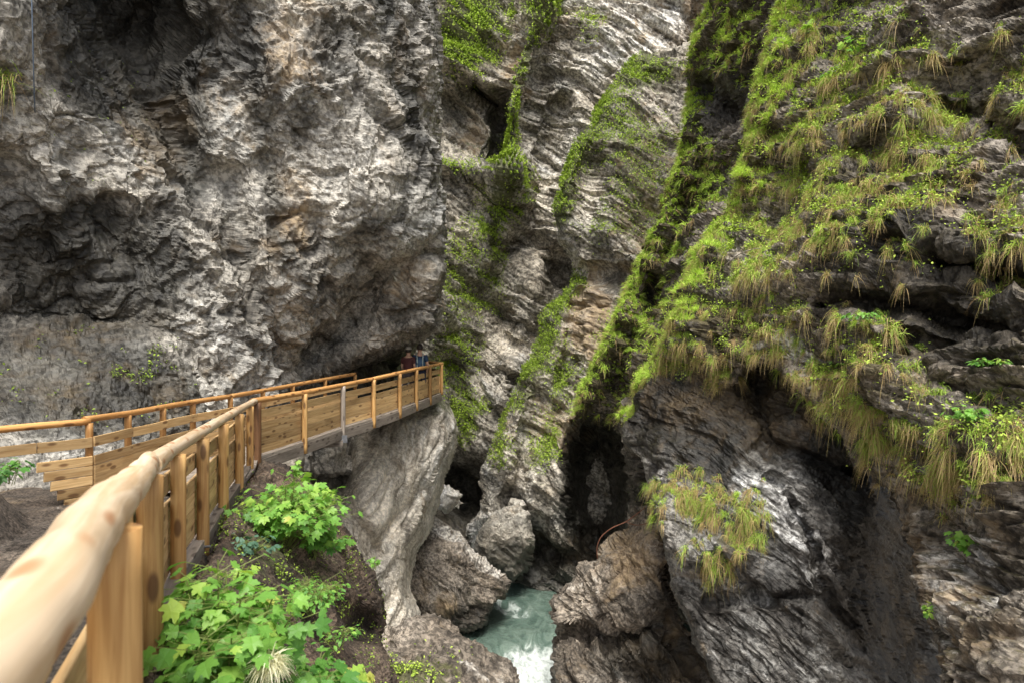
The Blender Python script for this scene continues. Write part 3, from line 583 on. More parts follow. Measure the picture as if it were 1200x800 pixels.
def tube(name, pts, rad, mat, parent=None, n=16, lump=.0, seed=0, step=.12, smooth=True, wr=None):
    pts = np.array(pts, float); seg = np.linalg.norm(np.diff(pts, axis=0), axis=1); s = np.concatenate([[0], np.cumsum(seg)])
    rad = np.array(rad if np.ndim(rad) else [rad]*len(pts), float)
    m = max(2, int(s[-1]/step)); t = np.linspace(0, s[-1], m+1)
    def cr(v):   # smooth interpolation through the points
        r = np.interp(t, s, v)
        for _ in range(max(1, int(.12/step*2))): r[1:-1] = (r[:-2]+2*r[1:-1]+r[2:])/4
        return r
    c = np.stack([cr(pts[:, i]) for i in range(3)], -1); R = np.interp(t, s, rad)
    d = np.gradient(c, axis=0); d /= np.linalg.norm(d, axis=1)[:, None]
    ref = np.array((0, 0, 1.)) if np.abs(d[:, 2]).mean() < .8 else np.array((0, 1., 0))
    sd = np.cross(d, ref); sd /= np.linalg.norm(sd, axis=1)[:, None]; u = np.cross(sd, d)
    th = np.arange(n)*2*math.pi/n; off = _wr.uniform(0, 50)
    V = c[:, None]+R[:, None, None]*(np.cos(th)[None, :, None]*sd[:, None]+np.sin(th)[None, :, None]*u[:, None])
    W = np.stack([np.repeat(t[:, None], n, 1)+off, R[:, None]*np.cos(th)[None]+off, R[:, None]*np.sin(th)[None]], -1)
    V = V.reshape(-1, 3)
    if lump:
        nn = fbm(V/np.array([.25, .25, .25])+seed, 3, 77); V = V+((V-np.repeat(c, n, 0))*nn[:, None]*lump)
    I = np.arange((m+1)*n).reshape(m+1, n); J = np.roll(I, -1, 1)
    F = np.stack([I[:-1], J[:-1], J[1:], I[1:]], -1).reshape(-1, 4)
    cap = np.array([tuple(I[0][::-1]), tuple(I[-1])])
    r_ = _wr.uniform(0, 1) if wr is None else wr
    o = mesh_np(name, V, [F, cap], mat, parent, attrs={'wc': ('FLOAT_VECTOR', W.reshape(-1, 3)), 'wr': ('FLOAT', np.full(len(V), r_))})
    if smooth:
        sm = np.ones(len(o.data.polygons), bool); sm[-2:] = False; o.data.polygons.foreach_set('use_smooth', sm)
    return o
def boards(line, parent, levels, inset, name='board', mat=None, ext=.0, thick=.03, skip=lambda i, j: False, wr=None):
    for i in range(len(line)-1):
        a, b = np.array(line[i], float), np.array(line[i+1], float); d = b-a; dh = np.array((d[0], d[1], 0)); dh /= np.linalg.norm(dh)
        s = np.array((-dh[1], dh[0], 0))*inset      # inset > 0 goes left of travel, to the walkway side
        for j, (z0, z1) in enumerate(levels):
            if skip(i, j): continue
            z = (z0+z1)/2; jz = _wr.uniform(-.004, .004)
            prism(name, rect(thick, z1-z0-.004, .003), a+s+(0, 0, z+jz)-dh*ext+dh*.002, b+s+(0, 0, z+jz)+dh*ext-dh*.002, mat or w_board, parent, jitter=.004, wr=wr)
def PX(px, Y, z): return ((px-600)/800*Y, Y, z)

near = [(-.15, -.25, 1.26), (-.96, 1.55, 1.19), (-1.75, 3.3, .985), PX(209, 5.2, .775), PX(238, 6.4, .725), PX(262, 7.8, .69), PX(280.5, 9.3, .65), PX(293, 10.9, .60)]
bridge = [PX(302, 11.9, .56), PX(357, 13.7, .565), PX(402, 15.7, .59), PX(438, 17, .66), PX(468.5, 18.4, .745), PX(488, 20, .78), PX(504, 21.5, .81), PX(517.5, 23, .84)]
inner = [PX(-30, 8.4, .49), PX(40, 8.9, .50), PX(104.5, 9.5, .49), PX(150, 10.4, .505), PX(191, 11.3, .52), PX(226, 12.2, .525), PX(270, 13.4, .53), PX(308, 14.8, .54), PX(343, 16.2, .57), PX(381, 17.8, .62), PX(416, 19.5, .68)]
LV = [(-.30, -.15), (-.507, -.37), (-.647, -.507), (-.787, -.647), (-.925, -.787)]

t = empty('wooden_railing', (-1.75, 3.3, -.1), 'round yellow posts with a thick peeled log handrail, running from the near left corner', 'railing')
tube('handrail', [(.02, -.75, 1.30), (-.25, -.2, 1.27), (-.72, 1.05, 1.225), (-1.0, 1.65, 1.20), (-1.42, 2.55, 1.09), (-1.85, 3.45, .985), (-2.1, 3.95, .935)], [.068, .070, .066, .064, .060, .056, .052], w_log, t, n=28, lump=.16, step=.03, wr=.75)
tube('handrail', [(-2.02, 3.8, .925), (-2.15, 4.15, .905), (-2.58, 5.15, .80), (-2.95, 6.4, .752), (-3.34, 7.8, .715), (-3.76, 9.3, .672), (-4.2, 10.9, .625), (-4.48, 11.9, .585)], [.062, .060, .055, .055, .052, .05, .05, .05], w_log, t, n=18, lump=.12, step=.06, wr=.45)
tube('post', [(-.965, 1.66, -1.2), (-.965, 1.66, 1.165)], .059, w_post, t, n=24, lump=.03, wr=.55).data.materials.append(w_end)
for i, p in enumerate(near[2:]):
    r = .060 if i == 0 else .056
    o = tube('post', [(p[0], p[1], p[2]-(1.6 if i == 0 else 1.18)), (p[0], p[1], p[2]-.015)], r, w_post, t, n=20, lump=.03)
    if i in (2, 3): tube('bracket', [(p[0]-.12, p[1]-.02, p[2]-1.03), (p[0]+.10, p[1]-.07, p[2]-1.0)], .012, metal, o, n=8, smooth=False)
o = tube('post', [(-.16+.06, -.25, -.8), (-.10, -.25, 1.2)], .06, w_post, t, n=16)
boards(near[:1]+near[1:], t, LV, .085, skip=lambda i, j: i < 1 and j > 0)
boards(near[2:], t, [(-1.12, -.95)], .03, 'base_beam', w_grey, thick=.10)


t = empty('footbridge', (-3.6, 16, -.3), 'wooden footbridge on a dark side beam curving under the overhanging cliff onto the pale rock', 'footbridge')
hp = [(p[0]-.03, p[1], p[2]+.03) for p in bridge]
tube('handrail', [(-4.50, 11.8, .59)]+hp[1:4], [.05, .052, .05, .048], w_rail, t, n=14, lump=.10, step=.1, wr=.6)
tube('handrail', hp[3:]+[(-2.36, 23.15, .875)], [.05]*5+[.05], w_rail, t, n=14, lump=.10, step=.1, wr=.75)
tube('handrail', [(-2.36, 23.1, .87), (-2.75, 24.2, .87), (-3.3, 25, .87)], .05, w_rail, t, n=12, lump=.1)
for i, p in enumerate(bridge):
    m_ = w_grey if i == 2 else w_post
    if i == 0:
        tube('post', [(p[0], p[1], p[2]-1.17), (p[0], p[1], p[2])], .062, w_dark, t, n=16, lump=.03, wr=.5)
    else: tube('post', [(p[0], p[1], p[2]-(1.18 if i < 7 else 1.0)), (p[0], p[1], p[2]+.01)], .056, m_, t, n=16, lump=.03, wr=.9 if i == 2 else None)
boards([(-2.38, 23, .84), (-2.8, 24.2, .84), (-3.3, 25, .84)], t, LV, .06)
boards(bridge, t, LV, .09)
boards(bridge, t, [(-1.0, -.945)], .03, 'kickboard', w_grey, thick=.05, wr=1.)
boards(bridge, t, [(-1.21, -1.005)], .05, 'side_beam', w_grey, thick=.12, wr=.2)
p = bridge[2]; prism('bracket', rect(.02, .17, .002), (p[0]-.10, p[1]-.15, p[2]-1.20), (p[0]+.10, p[1]-.02, p[2]-1.20), metal, t)
prism('cross_beam', rect(.12, .14), (p[0]-1.2, p[1]-.7, p[2]-1.29), (p[0]+.0, p[1]-.07, p[2]-1.29), w_grey, t, wr=.1)
# deck planks: one mesh
O = np.array(bridge+[(-2.8, 24.2, .84)]); Nn = np.array([(-5.92, 9.6, .5), (-5.35, 13.4, .53), (-5.2, 14.8, .54), (-4.9, 16.6, .58), (-4.5, 18.6, .65), (-4.2, 20.2, .7), (-4.0, 22, .78), (-3.9, 23.6, .8), (-3.9, 25, .84)])
O = np.vstack([np.array([(-3.75, 9.4, .64), (-4.1, 10.9, .60)]), O])
so = np.linspace(0, 1, 150); V, F = [], []
def along(A, s):
    L = np.concatenate([[0], np.cumsum(np.linalg.norm(np.diff(A[:, :2], axis=0), axis=1))]); L /= L[-1]
    return np.stack([np.interp(s, L, A[:, i]) for i in range(3)], -1)
A, B = along(O, so), along(Nn, so)
for i in range(149):
    a0, a1, b0, b1 = A[i], A[i]+(A[i+1]-A[i])*.93, B[i], B[i]+(B[i+1]-B[i])*.93
    zt = -1.0+_wr.uniform(-.004, .004); k = len(V)
    for z in (zt, zt-.05):
        for q_ in (a0, a1, b1, b0): V.append(q_+np.array((0, 0, z)))
    F += [(k, k+3, k+2, k+1), (k+4, k+5, k+6, k+7), (k, k+1, k+5, k+4), (k+2, k+3, k+7, k+6), (k+1, k+2, k+6, k+5), (k+3, k, k+4, k+7)]
V = np.array(V); mesh_np('deck', V, np.array(F), w_grey, t, attrs={'wc': ('FLOAT_VECTOR', V[:, [1, 0, 2]]), 'wr': ('FLOAT', np.full(len(V), .5))})

t = empty('wooden_railing', (-5.9, 9.5, -.6), 'plank railing with a slim orange handrail along the foot of the left cliff', 'railing')
hp = [(p[0], p[1], p[2]+.02) for p in inner]
tube('handrail', hp[:3], .045, w_rail, t, n=14, lump=.1, wr=.9)
tube('handrail', [(hp[2][0]-.06, hp[2][1]-.03, hp[2][2]+.03)]+hp[3:7], .045, w_rail, t, n=14, lump=.1, wr=.35)
tube('handrail', hp[6:], .045, w_rail, t, n=14, lump=.1, wr=.4)
for i, p in enumerate(inner[2:]):
    tube('post', [(p[0]-.0, p[1], p[2]-1.12), (p[0], p[1], p[2])], .05, w_rail, t, n=12, wr=.15)
boards(inner, t, [(-.33, -.19)], -.07, wr=None)
boards(inner[2:], t, [(-.585, -.45), (-.72, -.585), (-.855, -.72), (-.99, -.855), (-1.12, -.99)], -.07)
# left end of the panel is cut along the rising bank
a, b = np.array(inner[1]), np.array(inner[2])
for j, (z0, z1) in enumerate([(-.585, -.45), (-.72, -.585), (-.855, -.72), (-.99, -.855), (-1.12, -.99)]):
    f = .0+.12*j; q_ = a+(b-a)*f
    dh = (b-a)/np.linalg.norm(b-a); s = np.array((dh[1], -dh[0], 0))*.07
    prism('board', rect(.03, z1-z0-.006), q_+s+(0, 0, (z0+z1)/2), b+s+(0, 0, (z0+z1)/2), w_board, t)

# ------------------------------------------------------------------ vegetation
def blades(name, root, dirv, L, W, droop, tint, mat, seg=3, parent=None):
    n = len(root); side = np.cross(dirv, RNG.normal(size=(n, 3))); side /= np.linalg.norm(side, axis=1)[:, None]+1e-9
    V = np.zeros((n, seg+1, 2, 3), f32)
    for k in range(seg+1):
        t = k/seg; c = root+dirv*(L*t)[:, None]; c[:, 2] -= L*droop*t*t
        w = W*(1-.85*t**1.5)*.5
        V[:, k, 0] = c-side*w[:, None]; V[:, k, 1] = c+side*w[:, None]
    I = np.arange(n*(seg+1)*2).reshape(n, seg+1, 2)
    F = np.stack([I[:, :-1, 0], I[:, :-1, 1], I[:, 1:, 1], I[:, 1:, 0]], -1).reshape(-1, 4)
    T = np.repeat(tint, (seg+1)*2)
    return mesh_np(name, V.reshape(-1, 3), F, mat, parent, attrs={'tint': ('FLOAT', T)})
def cards(name, c, nrm, size, tint, mat, parent=None):
    """small pointed folded leaves"""
    n = len(c); nrm = nrm/np.linalg.norm(nrm, axis=1)[:, None]
    u = np.cross(nrm, RNG.normal(size=(n, 3))); u /= np.linalg.norm(u, axis=1)[:, None]; v = np.cross(nrm, u)
    s = size[:, None]
    V = np.stack([c-u*s*.5, c-u*s*.05+v*s*.33+nrm*s*.10, c+u*s*.55-nrm*s*.12, c-u*s*.05-v*s*.33+nrm*s*.10], 1)
    I = np.arange(n*4).reshape(n, 4)
    F = np.concatenate([I[:, [0, 1, 2]], I[:, [0, 2, 3]]])
    return mesh_np(name, V.reshape(-1, 3), F, mat, parent, attrs={'tint': ('FLOAT', np.repeat(tint, 4))})
def pick(key, n, zones, patch=.5, nz=0., seed=0, thr=0.):
    """sample n surface points of a rock mass inside photo zones"""
    K = ROCK[key]; w = np.zeros(len(K['x']))
    for z in zones:
        if z[0] == 'l': w = np.maximum(w, z[3]*line(K['x'], K['y'], z[1], z[2]))
        else: w = np.maximum(w, z[5]*blob(K['x'], K['y'], z))
    m = w > .04; idx = np.nonzero(m)[0]
    Y = K['c'][idx, 1]
    nn = fbm(K['c'][idx]/(patch), 3, 200+seed)
    ww = w[idx]*K['ar'][idx]*np.clip(nn*3+thr+.5, 0, 1)*np.clip(.25+K['n'][idx, 2]*1.2+nz, 0.02, 1)*(K['n'][idx, 1] < .2)
    ww /= ww.sum(); s = RNG.choice(idx, n, p=ww)
    return K['c'][s]+RNG.normal(size=(n, 3))*.015, K['n'][s], w[s]
UP = np.array((0, 0, 1.))
g_grass = leaf_mat('grass_blades', [(0, (.24, .15, .07)), (.22, (.54, .40, .20)), (.38, (.44, .38, .13)), (.55, (.24, .36, .055)), (.8, (.42, .60, .09)), (1, (.60, .78, .14))], .3, .6)
g_moss = leaf_mat('moss_leaves', [(0, (.06, .07, .022)), (.35, (.17, .24, .04)), (.7, (.36, .50, .07)), (1, (.58, .72, .13))], .3, .7)
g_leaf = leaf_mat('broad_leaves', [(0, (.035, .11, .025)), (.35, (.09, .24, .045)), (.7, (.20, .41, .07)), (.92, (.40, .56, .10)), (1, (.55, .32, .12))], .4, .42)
g_fern = leaf_mat('blue_green_leaves', [(0, (.04, .10, .06)), (1, (.14, .26, .17))], .3, .5)
g_stem = leaf_mat('plant_stems', [(0, (.12, .10, .04)), (.5, (.16, .20, .05)), (1, (.25, .12, .06))], .0, .6)
g_flow = leaf_mat('cream_blossom', [(0, (.55, .52, .32)), (1, (.82, .80, .60))], .3, .6)

def tussocks(name, key, n, zones, k, L, bright, label, dead=.35, patch=.5, seed=0, wid=.009, droop=(.6, 1.5), thr=0., nz=0., stiff=.5):
    c, nr, w = pick(key, n, zones, patch, nz, seed, thr)
    kk = RNG.integers(int(k*.5), int(k*1.6), n); rep = np.repeat(np.arange(n), kk); m = len(rep)
    size = RNG.uniform(.55, 1.25, n)[rep]; base = np.clip(RNG.normal(bright, .12, n), .05, 1)[rep]
    isd = RNG.random(m) < np.clip(dead+RNG.normal(0, .25, n)[rep], 0, 1)
    d = nr[rep]*.75+UP*(stiff+.25)*(~isd)[:, None]+RNG.normal(size=(m, 3))*.42; d /= np.linalg.norm(d, axis=1)[:, None]
    root = c[rep]+RNG.normal(size=(m, 3))*.035*size[:, None]
    Ln = L*size*RNG.uniform(.5, 1.15, m)*np.where(isd, 1.05, 1.)
    dr = RNG.uniform(*droop, m)*np.where(isd, 1.35, 1.)
    t = np.where(isd, RNG.uniform(.02, .42, m), base+RNG.normal(0, .09, m))
    return tag(blades(name, root, d, Ln, wid*RNG.uniform(.6, 1.3, m), dr, np.clip(t, 0, 1), g_grass), label, kind='stuff')
RZ = [(960, 160, 80, 150, 25, .9), (890, 300, 70, 110, 30, .9), (1000, 250, 60, 70, 0, .75), (820, 400, 60, 60, 20, .8), (1075, 190, 55, 110, 0, .6), (1000, 400, 60, 28, 0, .7), (960, 455, 32, 50, 0, 1.2), (1020, 495, 55, 55, 20, 1.2),
      (1110, 540, 70, 45, 0, .9), (1175, 540, 40, 60, 0, .9), (1185, 100, 25, 55, 0, .9), (1180, 270, 30, 60, 0, .7), (890, 400, 26, 18, 0, 1.), (1060, 250, 30, 30, 0, .9), (1130, 170, 30, 30, 0, .4), (1090, 60, 40, 20, 0, .35),
      ('l', [(930, 10), (900, 70), (872, 190), (810, 330), (755, 450)], 22, .9)]
tussocks('grass', 'right', 1750, RZ, 50, .25, .64, 'grass tussocks with green and straw blades hanging over the right cliff', dead=.36, patch=.55, seed=1, wid=.010, thr=-.45)
tussocks('grass', 'right', 560, [(960, 455, 34, 55, 0, 1.3), (1020, 495, 60, 60, 20, 1.2), (1110, 545, 75, 45, 0, 1.), (1175, 540, 40, 60, 0, .9), (1000, 395, 60, 28, 0, .9), (1185, 100, 22, 55, 0, .9), (1175, 280, 30, 60, 0, .8), (1060, 190, 50, 100, 0, .8),
         (890, 400, 28, 16, 0, 1.), (820, 430, 50, 35, 15, .7), (1000, 250, 50, 60, 0, .6), (1130, 180, 30, 40, 0, .4)], 62, .235, .62, 'tussocks with long straw skirts hanging from ledges of the right cliff', dead=.45, patch=.35, seed=21, wid=.010, droop=(.5, 1.5), thr=-.1, nz=.1)
tussocks('grass', 'right', 1500, [('l', [(932, 0), (903, 60), (878, 180), (812, 320), (760, 440), (738, 490)], 15, 1.), (955, 60, 35, 60, 20, .3), (905, 150, 22, 90, 18, .4)], 40, .19, .92, 'short bright grass along the edge of the right cliff', dead=.06, patch=.5, seed=2, wid=.011, droop=(.2, .9), thr=.1, nz=.4)
tussocks('grass', 'slab', 170, [(810, 585, 45, 28, 10, 1.), (872, 615, 26, 40, 20, 1.), (835, 655, 25, 24, 0, .9)], 60, .23, .60, 'grass tussocks growing on the damp dark slab', dead=.4, patch=2., seed=3, thr=1., wid=.011, nz=.5)
tussocks('grass', 'but', 1500, [('l', [(832, 0), (806, 100), (801, 190), (744, 335), (700, 430), (680, 488)], 12, 1.), (858, 40, 35, 50, 0, .8), (825, 215, 28, 50, 20, .8), (775, 300, 18, 70, 25, .5), (715, 480, 25, 20, 0, .6), (760, 400, 25, 70, 20, .35)],
         26, .30, .86, 'bright moss and grass along the edge of the dark buttress', dead=.10, patch=.8, seed=4, wid=.020, droop=(.3, 1.), thr=.5, nz=.4)
def mosses(name, key, n, zones, size, bright, label, patch=1., seed=0, thr=.2, nz=.3, out=.06):
    c, nr, w = pick(key, n, zones, patch, nz, seed, thr)
    t = np.clip(RNG.normal(bright, .22, n), 0, 1); s = size*RNG.uniform(.5, 1.3, n)
    c = c+nr*(RNG.random(n)**1.5*out*2)[:, None]+UP*(RNG.random(n)*out)[:, None]
    return tag(cards(name, c, nr+UP*.6+RNG.normal(size=(n, 3))*.6, s, t, g_moss), label, kind='stuff')
mosses('moss', 'back', 42000, [(545, 38, 30, 50, 0, 1.), ('l', [(640, -12), (613, 88), (596, 160), (592, 212), (574, 290)], 6, 1.6), (588, 225, 28, 36, 10, .55), ('l', [(515, 190), (560, 203), (596, 200)], 4, .9), (555, 330, 35, 70, 0, .22),
       (525, 410, 25, 50, 0, .35), ('l', [(600, 20), (575, 60), (560, 90)], 8, .6), (545, 480, 20, 40, 0, .3), (690, 30, 20, 20, 0, .2), (570, 260, 10, 50, 20, .7)], .10, .70, 'green moss and small plants on the far cliff', patch=1.6, seed=6, out=.12)
mosses('moss', 'mid', 34000, [('l', [(706, 118), (688, 150), (665, 195), (653, 245)], 14, 1.), (745, 78, 45, 12, 5, .9), (720, 150, 30, 60, 0, .5), (760, 200, 45, 70, 0, .25), ('l', [(668, 325), (645, 380), (616, 440)], 9, .9),
       (650, 440, 22, 50, 0, .4), (640, 520, 20, 30, 0, .5), ('l', [(600, 470), (585, 540)], 10, .4), (700, 260, 30, 30, 0, .3), (720, 430, 30, 60, 0, .25)], .085, .60, 'green moss and small plants on the middle buttress', patch=1.3, seed=7, out=.10)
mosses('moss', 'but', 12000, [('l', [(832, 0), (806, 100), (801, 190), (744, 335), (700, 430), (680, 488)], 17, 1.), (858, 40, 40, 60, 0, .7), (825, 230, 30, 60, 20, .5), (760, 420, 35, 80, 20, .35)], .085, .55, 'low moss covering the edge of the dark buttress', patch=.8, seed=8)
mosses('ground_cover', 'right', 22000, RZ, .05, .70, 'small leafy weeds between the grass tussocks of the right cliff', patch=.45, seed=9, thr=-.45, nz=0, out=.09)
mosses('ground_cover', 'bank', 1800, [(340, 690, 90, 70, 30, 1.), (300, 620, 60, 50, 0, .5), (450, 770, 60, 30, 0, .5)], .032, .42, 'tiny seedlings scattered over the earthen bank', patch=.3, seed=10, thr=-.5, out=.03)
mosses('ground_cover', 'rubble', 700, [(480, 785, 60, 25, 0, 1.), (440, 790, 40, 20, 0, 1.)], .06, .6, 'seedlings between the stones of the rubble slope', patch=.5, seed=11, thr=-.4, out=.04)
mosses('ground_cover', 'left', 500, [(110, 440, 120, 40, 5, 1.), (110, 130, 60, 80, 0, .25), (130, 210, 30, 40, 0, .3)], .05, .4, 'sparse weeds rooted on the left cliff', patch=.4, seed=12, thr=-.9, out=.03)

# lobed leaf, unit length, fan around its base
_o = [(0, 1.), (9, .80), (17, .78), (24, .60), (33, .62), (40, .84), (48, .96), (56, .78), (66, .74), (76, .50), (92, .52), (104, .66), (118, .50), (138, .38), (160, .30)]
LEAF = [(r*math.cos(math.radians(a))*.72+.22, r*math.sin(math.radians(a))*.72) for a, r in _o]
LEAF = np.array([(.0, 0)]+[(x, -y) for x, y in LEAF[::-1]]+LEAF[1:])
OVAL = np.array([(0, 0), (.2, -.2), (.45, -.29), (.7, -.22), (1, 0), (.7, .22), (.45, .29), (.2, .2)])
def leaves(name, c, fwd, nrm, size, tint, mat, shape, parent=None, curl=.28):
    n = len(c); k = len(shape)
    fwd = fwd/np.linalg.norm(fwd, axis=1)[:, None]; nrm = nrm-fwd*(nrm*fwd).sum(1)[:, None]; nrm /= np.linalg.norm(nrm, axis=1)[:, None]+1e-9
    sd = np.cross(nrm, fwd); cu = curl*RNG.uniform(.3, 1.6, n)
    x, y = shape[:, 0], shape[:, 1]; z = -cu[:, None]*(x**2)[None]+(.22*np.abs(y)-.35*y*y)[None]
    V = c[:, None]+size[:, None, None]*(x[None, :, None]*fwd[:, None]+y[None, :, None]*sd[:, None]+z[:, :, None]*nrm[:, None])
    # centre vertex on the midrib
    mid = c+size[:, None]*(.42*fwd-(cu*.17)[:, None]*nrm)
    V = np.concatenate([V, mid[:, None]], 1); I = np.arange(n*(k+1)).reshape(n, k+1)
    F = np.concatenate([np.stack([I[:, j], I[:, (j+1) % k], I[:, k]], -1) for j in range(k)])
    return mesh_np(name, V.reshape(-1, 3), F, mat, parent, attrs={'tint': ('FLOAT', np.repeat(tint, k+1))})
def plant(label, base, n, rad, h, size, bright=.6, name='leafy_plant', cat='plant', shape=LEAF, mat=None, group=None, lean=(0, 0, 0), stems=6, layers=True, spread=.15):
    base = np.array(base, float); e = empty(name, Vector(base), label, cat, group)
    # shoots fan out from the base; leaves sit along them
    S = []; c = []; fw = []
    for s in range(stems):
        a = RNG.uniform(0, 6.283); r = rad*RNG.uniform(.25, 1.)
        tip = base+np.array((math.cos(a)*r, math.sin(a)*r, h*RNG.uniform(.55, 1.05)*(1-.35*(r/rad)**2)))+np.array(lean)*RNG.uniform(.5, 1)
        S.append((base+RNG.normal(size=3)*.02, tip))
    per = np.sort(RNG.integers(0, stems, n))
    V, F, T = [], [], []
    def stick(p, q, w):
        k = len(V); d = q-p; s = np.cross(d, (.3, 1, .2)); s = s/np.linalg.norm(s)*w; u = np.cross(d, s); u = u/np.linalg.norm(u)*w
        for c_ in (p, q):
            for o_ in (s, -.5*s+.87*u, -.5*s-.87*u): V.append(c_+o_)
        for j in range(3): F.append((k+j, k+(j+1) % 3, k+3+(j+1) % 3, k+3+j))
        T.extend([.5]*6)
    for p, q in S: stick(p, q, .006*max(.5, size/.12))
    for i in range(n):
        p, q = S[per[i]]; t = RNG.uniform(.35, 1.0)**.7
        o = p+(q-p)*t; a = RNG.uniform(0, 6.283); L = rad*spread*2.2*RNG.uniform(.5, 1.4)
        d = np.array((math.cos(a), math.sin(a), RNG.uniform(.0, .5))); e2 = o+d*L
        stick(o, e2, .0025*max(.6, size/.12)); c.append(e2); fw.append(d*np.array((1, 1, 0))+(0, 0, RNG.uniform(-.7, .1)))
    mesh_np('stem', np.array(V), np.array(F), g_stem, e, attrs={'tint': ('FLOAT', T)})
    c, fw = np.array(c), np.array(fw); hz = (c[:, 2]-c[:, 2].min())/(np.ptp(c[:, 2])+1e-6)
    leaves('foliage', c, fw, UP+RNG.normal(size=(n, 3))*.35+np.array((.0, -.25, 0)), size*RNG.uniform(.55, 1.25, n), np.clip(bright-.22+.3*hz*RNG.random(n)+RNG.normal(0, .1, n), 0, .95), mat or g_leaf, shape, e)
    return e
def surf(key, px, py):
    K = ROCK[key]; i = np.argmin((K['x']-px)**2+(K['y']-py)**2); return K['c'][i]
def P3(px, py, Y): return np.array(at1(px, py, Y))
B1 = P3(262, 840, 3.5)
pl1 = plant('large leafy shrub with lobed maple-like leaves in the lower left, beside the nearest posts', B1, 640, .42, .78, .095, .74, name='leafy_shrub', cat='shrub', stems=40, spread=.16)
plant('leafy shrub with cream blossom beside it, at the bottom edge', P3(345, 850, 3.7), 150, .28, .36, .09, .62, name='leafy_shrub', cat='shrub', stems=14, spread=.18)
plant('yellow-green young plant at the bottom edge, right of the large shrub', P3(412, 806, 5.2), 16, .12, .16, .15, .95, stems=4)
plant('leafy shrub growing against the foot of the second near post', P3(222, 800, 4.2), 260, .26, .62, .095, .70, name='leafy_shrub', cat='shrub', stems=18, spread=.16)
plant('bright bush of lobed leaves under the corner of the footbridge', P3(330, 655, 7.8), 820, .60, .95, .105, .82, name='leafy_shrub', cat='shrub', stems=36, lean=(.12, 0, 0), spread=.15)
plant('right-hand shoot of lobed leaves hanging over the bank below the footbridge', P3(368, 655, 8.2), 180, .32, .42, .095, .70, name='leafy_shrub', cat='shrub', stems=8)
plant('slim sprig of pale leaves rising beside the footbridge beam', P3(346, 566, 9.6), 16, .10, .34, .10, .85, stems=3)
plant('low clump of small oval leaves in the middle of the bank', P3(362, 718, 6.6), 420, .34, .34, .055, .72, stems=24, shape=OVAL)
plant('small clump of oval leaves lower down the bank edge', P3(398, 760, 6.0), 60, .2, .22, .05, .68, stems=8, shape=OVAL)
plant('bluish green feathery plant between fence and bright bush', P3(292, 652, 6.6), 120, .24, .20, .07, .6, name='fern', cat='fern', stems=12, shape=OVAL, mat=g_fern)
plant('sapling with one reddish young leaf above the large shrub', P3(276, 690, 4.6), 9, .10, .24, .12, .95, stems=3)
plant('round-leaved weed on the bank near the big grey rock', P3(405, 640, 9.2), 26, .16, .14, .09, .7, stems=5)
plant('weed with pale round leaves hanging at the right end of the bank', P3(440, 668, 9.4), 18, .12, .16, .07, .8, stems=4)
plant('weedy plant by the path at the left edge', P3(12, 565, 6.4), 60, .24, .2, .08, .45, stems=8)
plant('bright green heart-leaved plant on the brown rock, far right', surf('right', 1122, 640)+(0, -.1, -.05), 60, .28, .32, .12, .85, stems=8)
plant('small bright herb below the heart-leaved plant', surf('right', 1100, 722)+(0, -.08, 0), 26, .14, .22, .07, .9, stems=5)
plant('round-leaved plant among the grass right of the hanging tussocks', surf('right', 1142, 506)+(0, -.1, 0), 60, .26, .24, .10, .78, stems=8)
plant('dark green shrublet below the black rock ledges', surf('right', 1152, 432)+(0, -.1, 0), 36, .16, .22, .085, .6, stems=6, shape=OVAL)
plant('bright sprig at the right edge beside the shrublet', surf('right', 1190, 438)+(0, -.1, 0), 22, .14, .14, .08, .82, stems=4, shape=OVAL)
plant('yellow-green maple sapling high on the right cliff', surf('right', 990, 62)+(0, -.15, 0), 30, .26, .34, .15, .93, stems=5)
plant('pale yellow-green plant left of the high maple sapling', surf('right', 946, 48)+(0, -.15, 0), 20, .26, .2, .16, .93, stems=4)
plant('leafy plant with bright leaves on the upper middle of the right cliff', surf('right', 965, 92)+(0, -.1, 0), 24, .2, .22, .12, .85, stems=4)
plant('leafy herb on the ledge above the hanging tussocks', surf('right', 985, 380)+(0, -.1, 0), 70, .42, .18, .085, .72, stems=10, shape=OVAL)
plant('leafy herb beside the white rock patch', surf('right', 955, 425)+(0, -.1, 0), 34, .2, .16, .09, .8, stems=5, shape=OVAL)
# goat's-beard blossoms
def blossom(label, c, r, n, br=.5):
    e = empty('flower_plume', Vector(c), label, 'flower')
    d = RNG.normal(size=(n, 3)); d[:, 2] = np.abs(d[:, 2])*.8+.1; d[:, 1] -= .3; d /= np.linalg.norm(d, axis=1)[:, None]
    blades('blossom', np.repeat(np.array([c]), n, 0)+RNG.normal(size=(n, 3))*r*.12, d, r*RNG.uniform(.5, 1.1, n), np.full(n, r*.045), RNG.uniform(.3, 1.2, n), RNG.random(n), g_flow, 4, e)
    tube('stem', [np.array(c)-(0, -.02, .3), np.array(c)], .004, w_grey, e, n=6, smooth=False)
blossom('feathery cream blossom in front of the shrub at the bottom edge', P3(318, 776, 3.25), .13, 420)
blossom('faded pinkish cream blossom above the large shrub', P3(262, 712, 3.6), .10, 220)

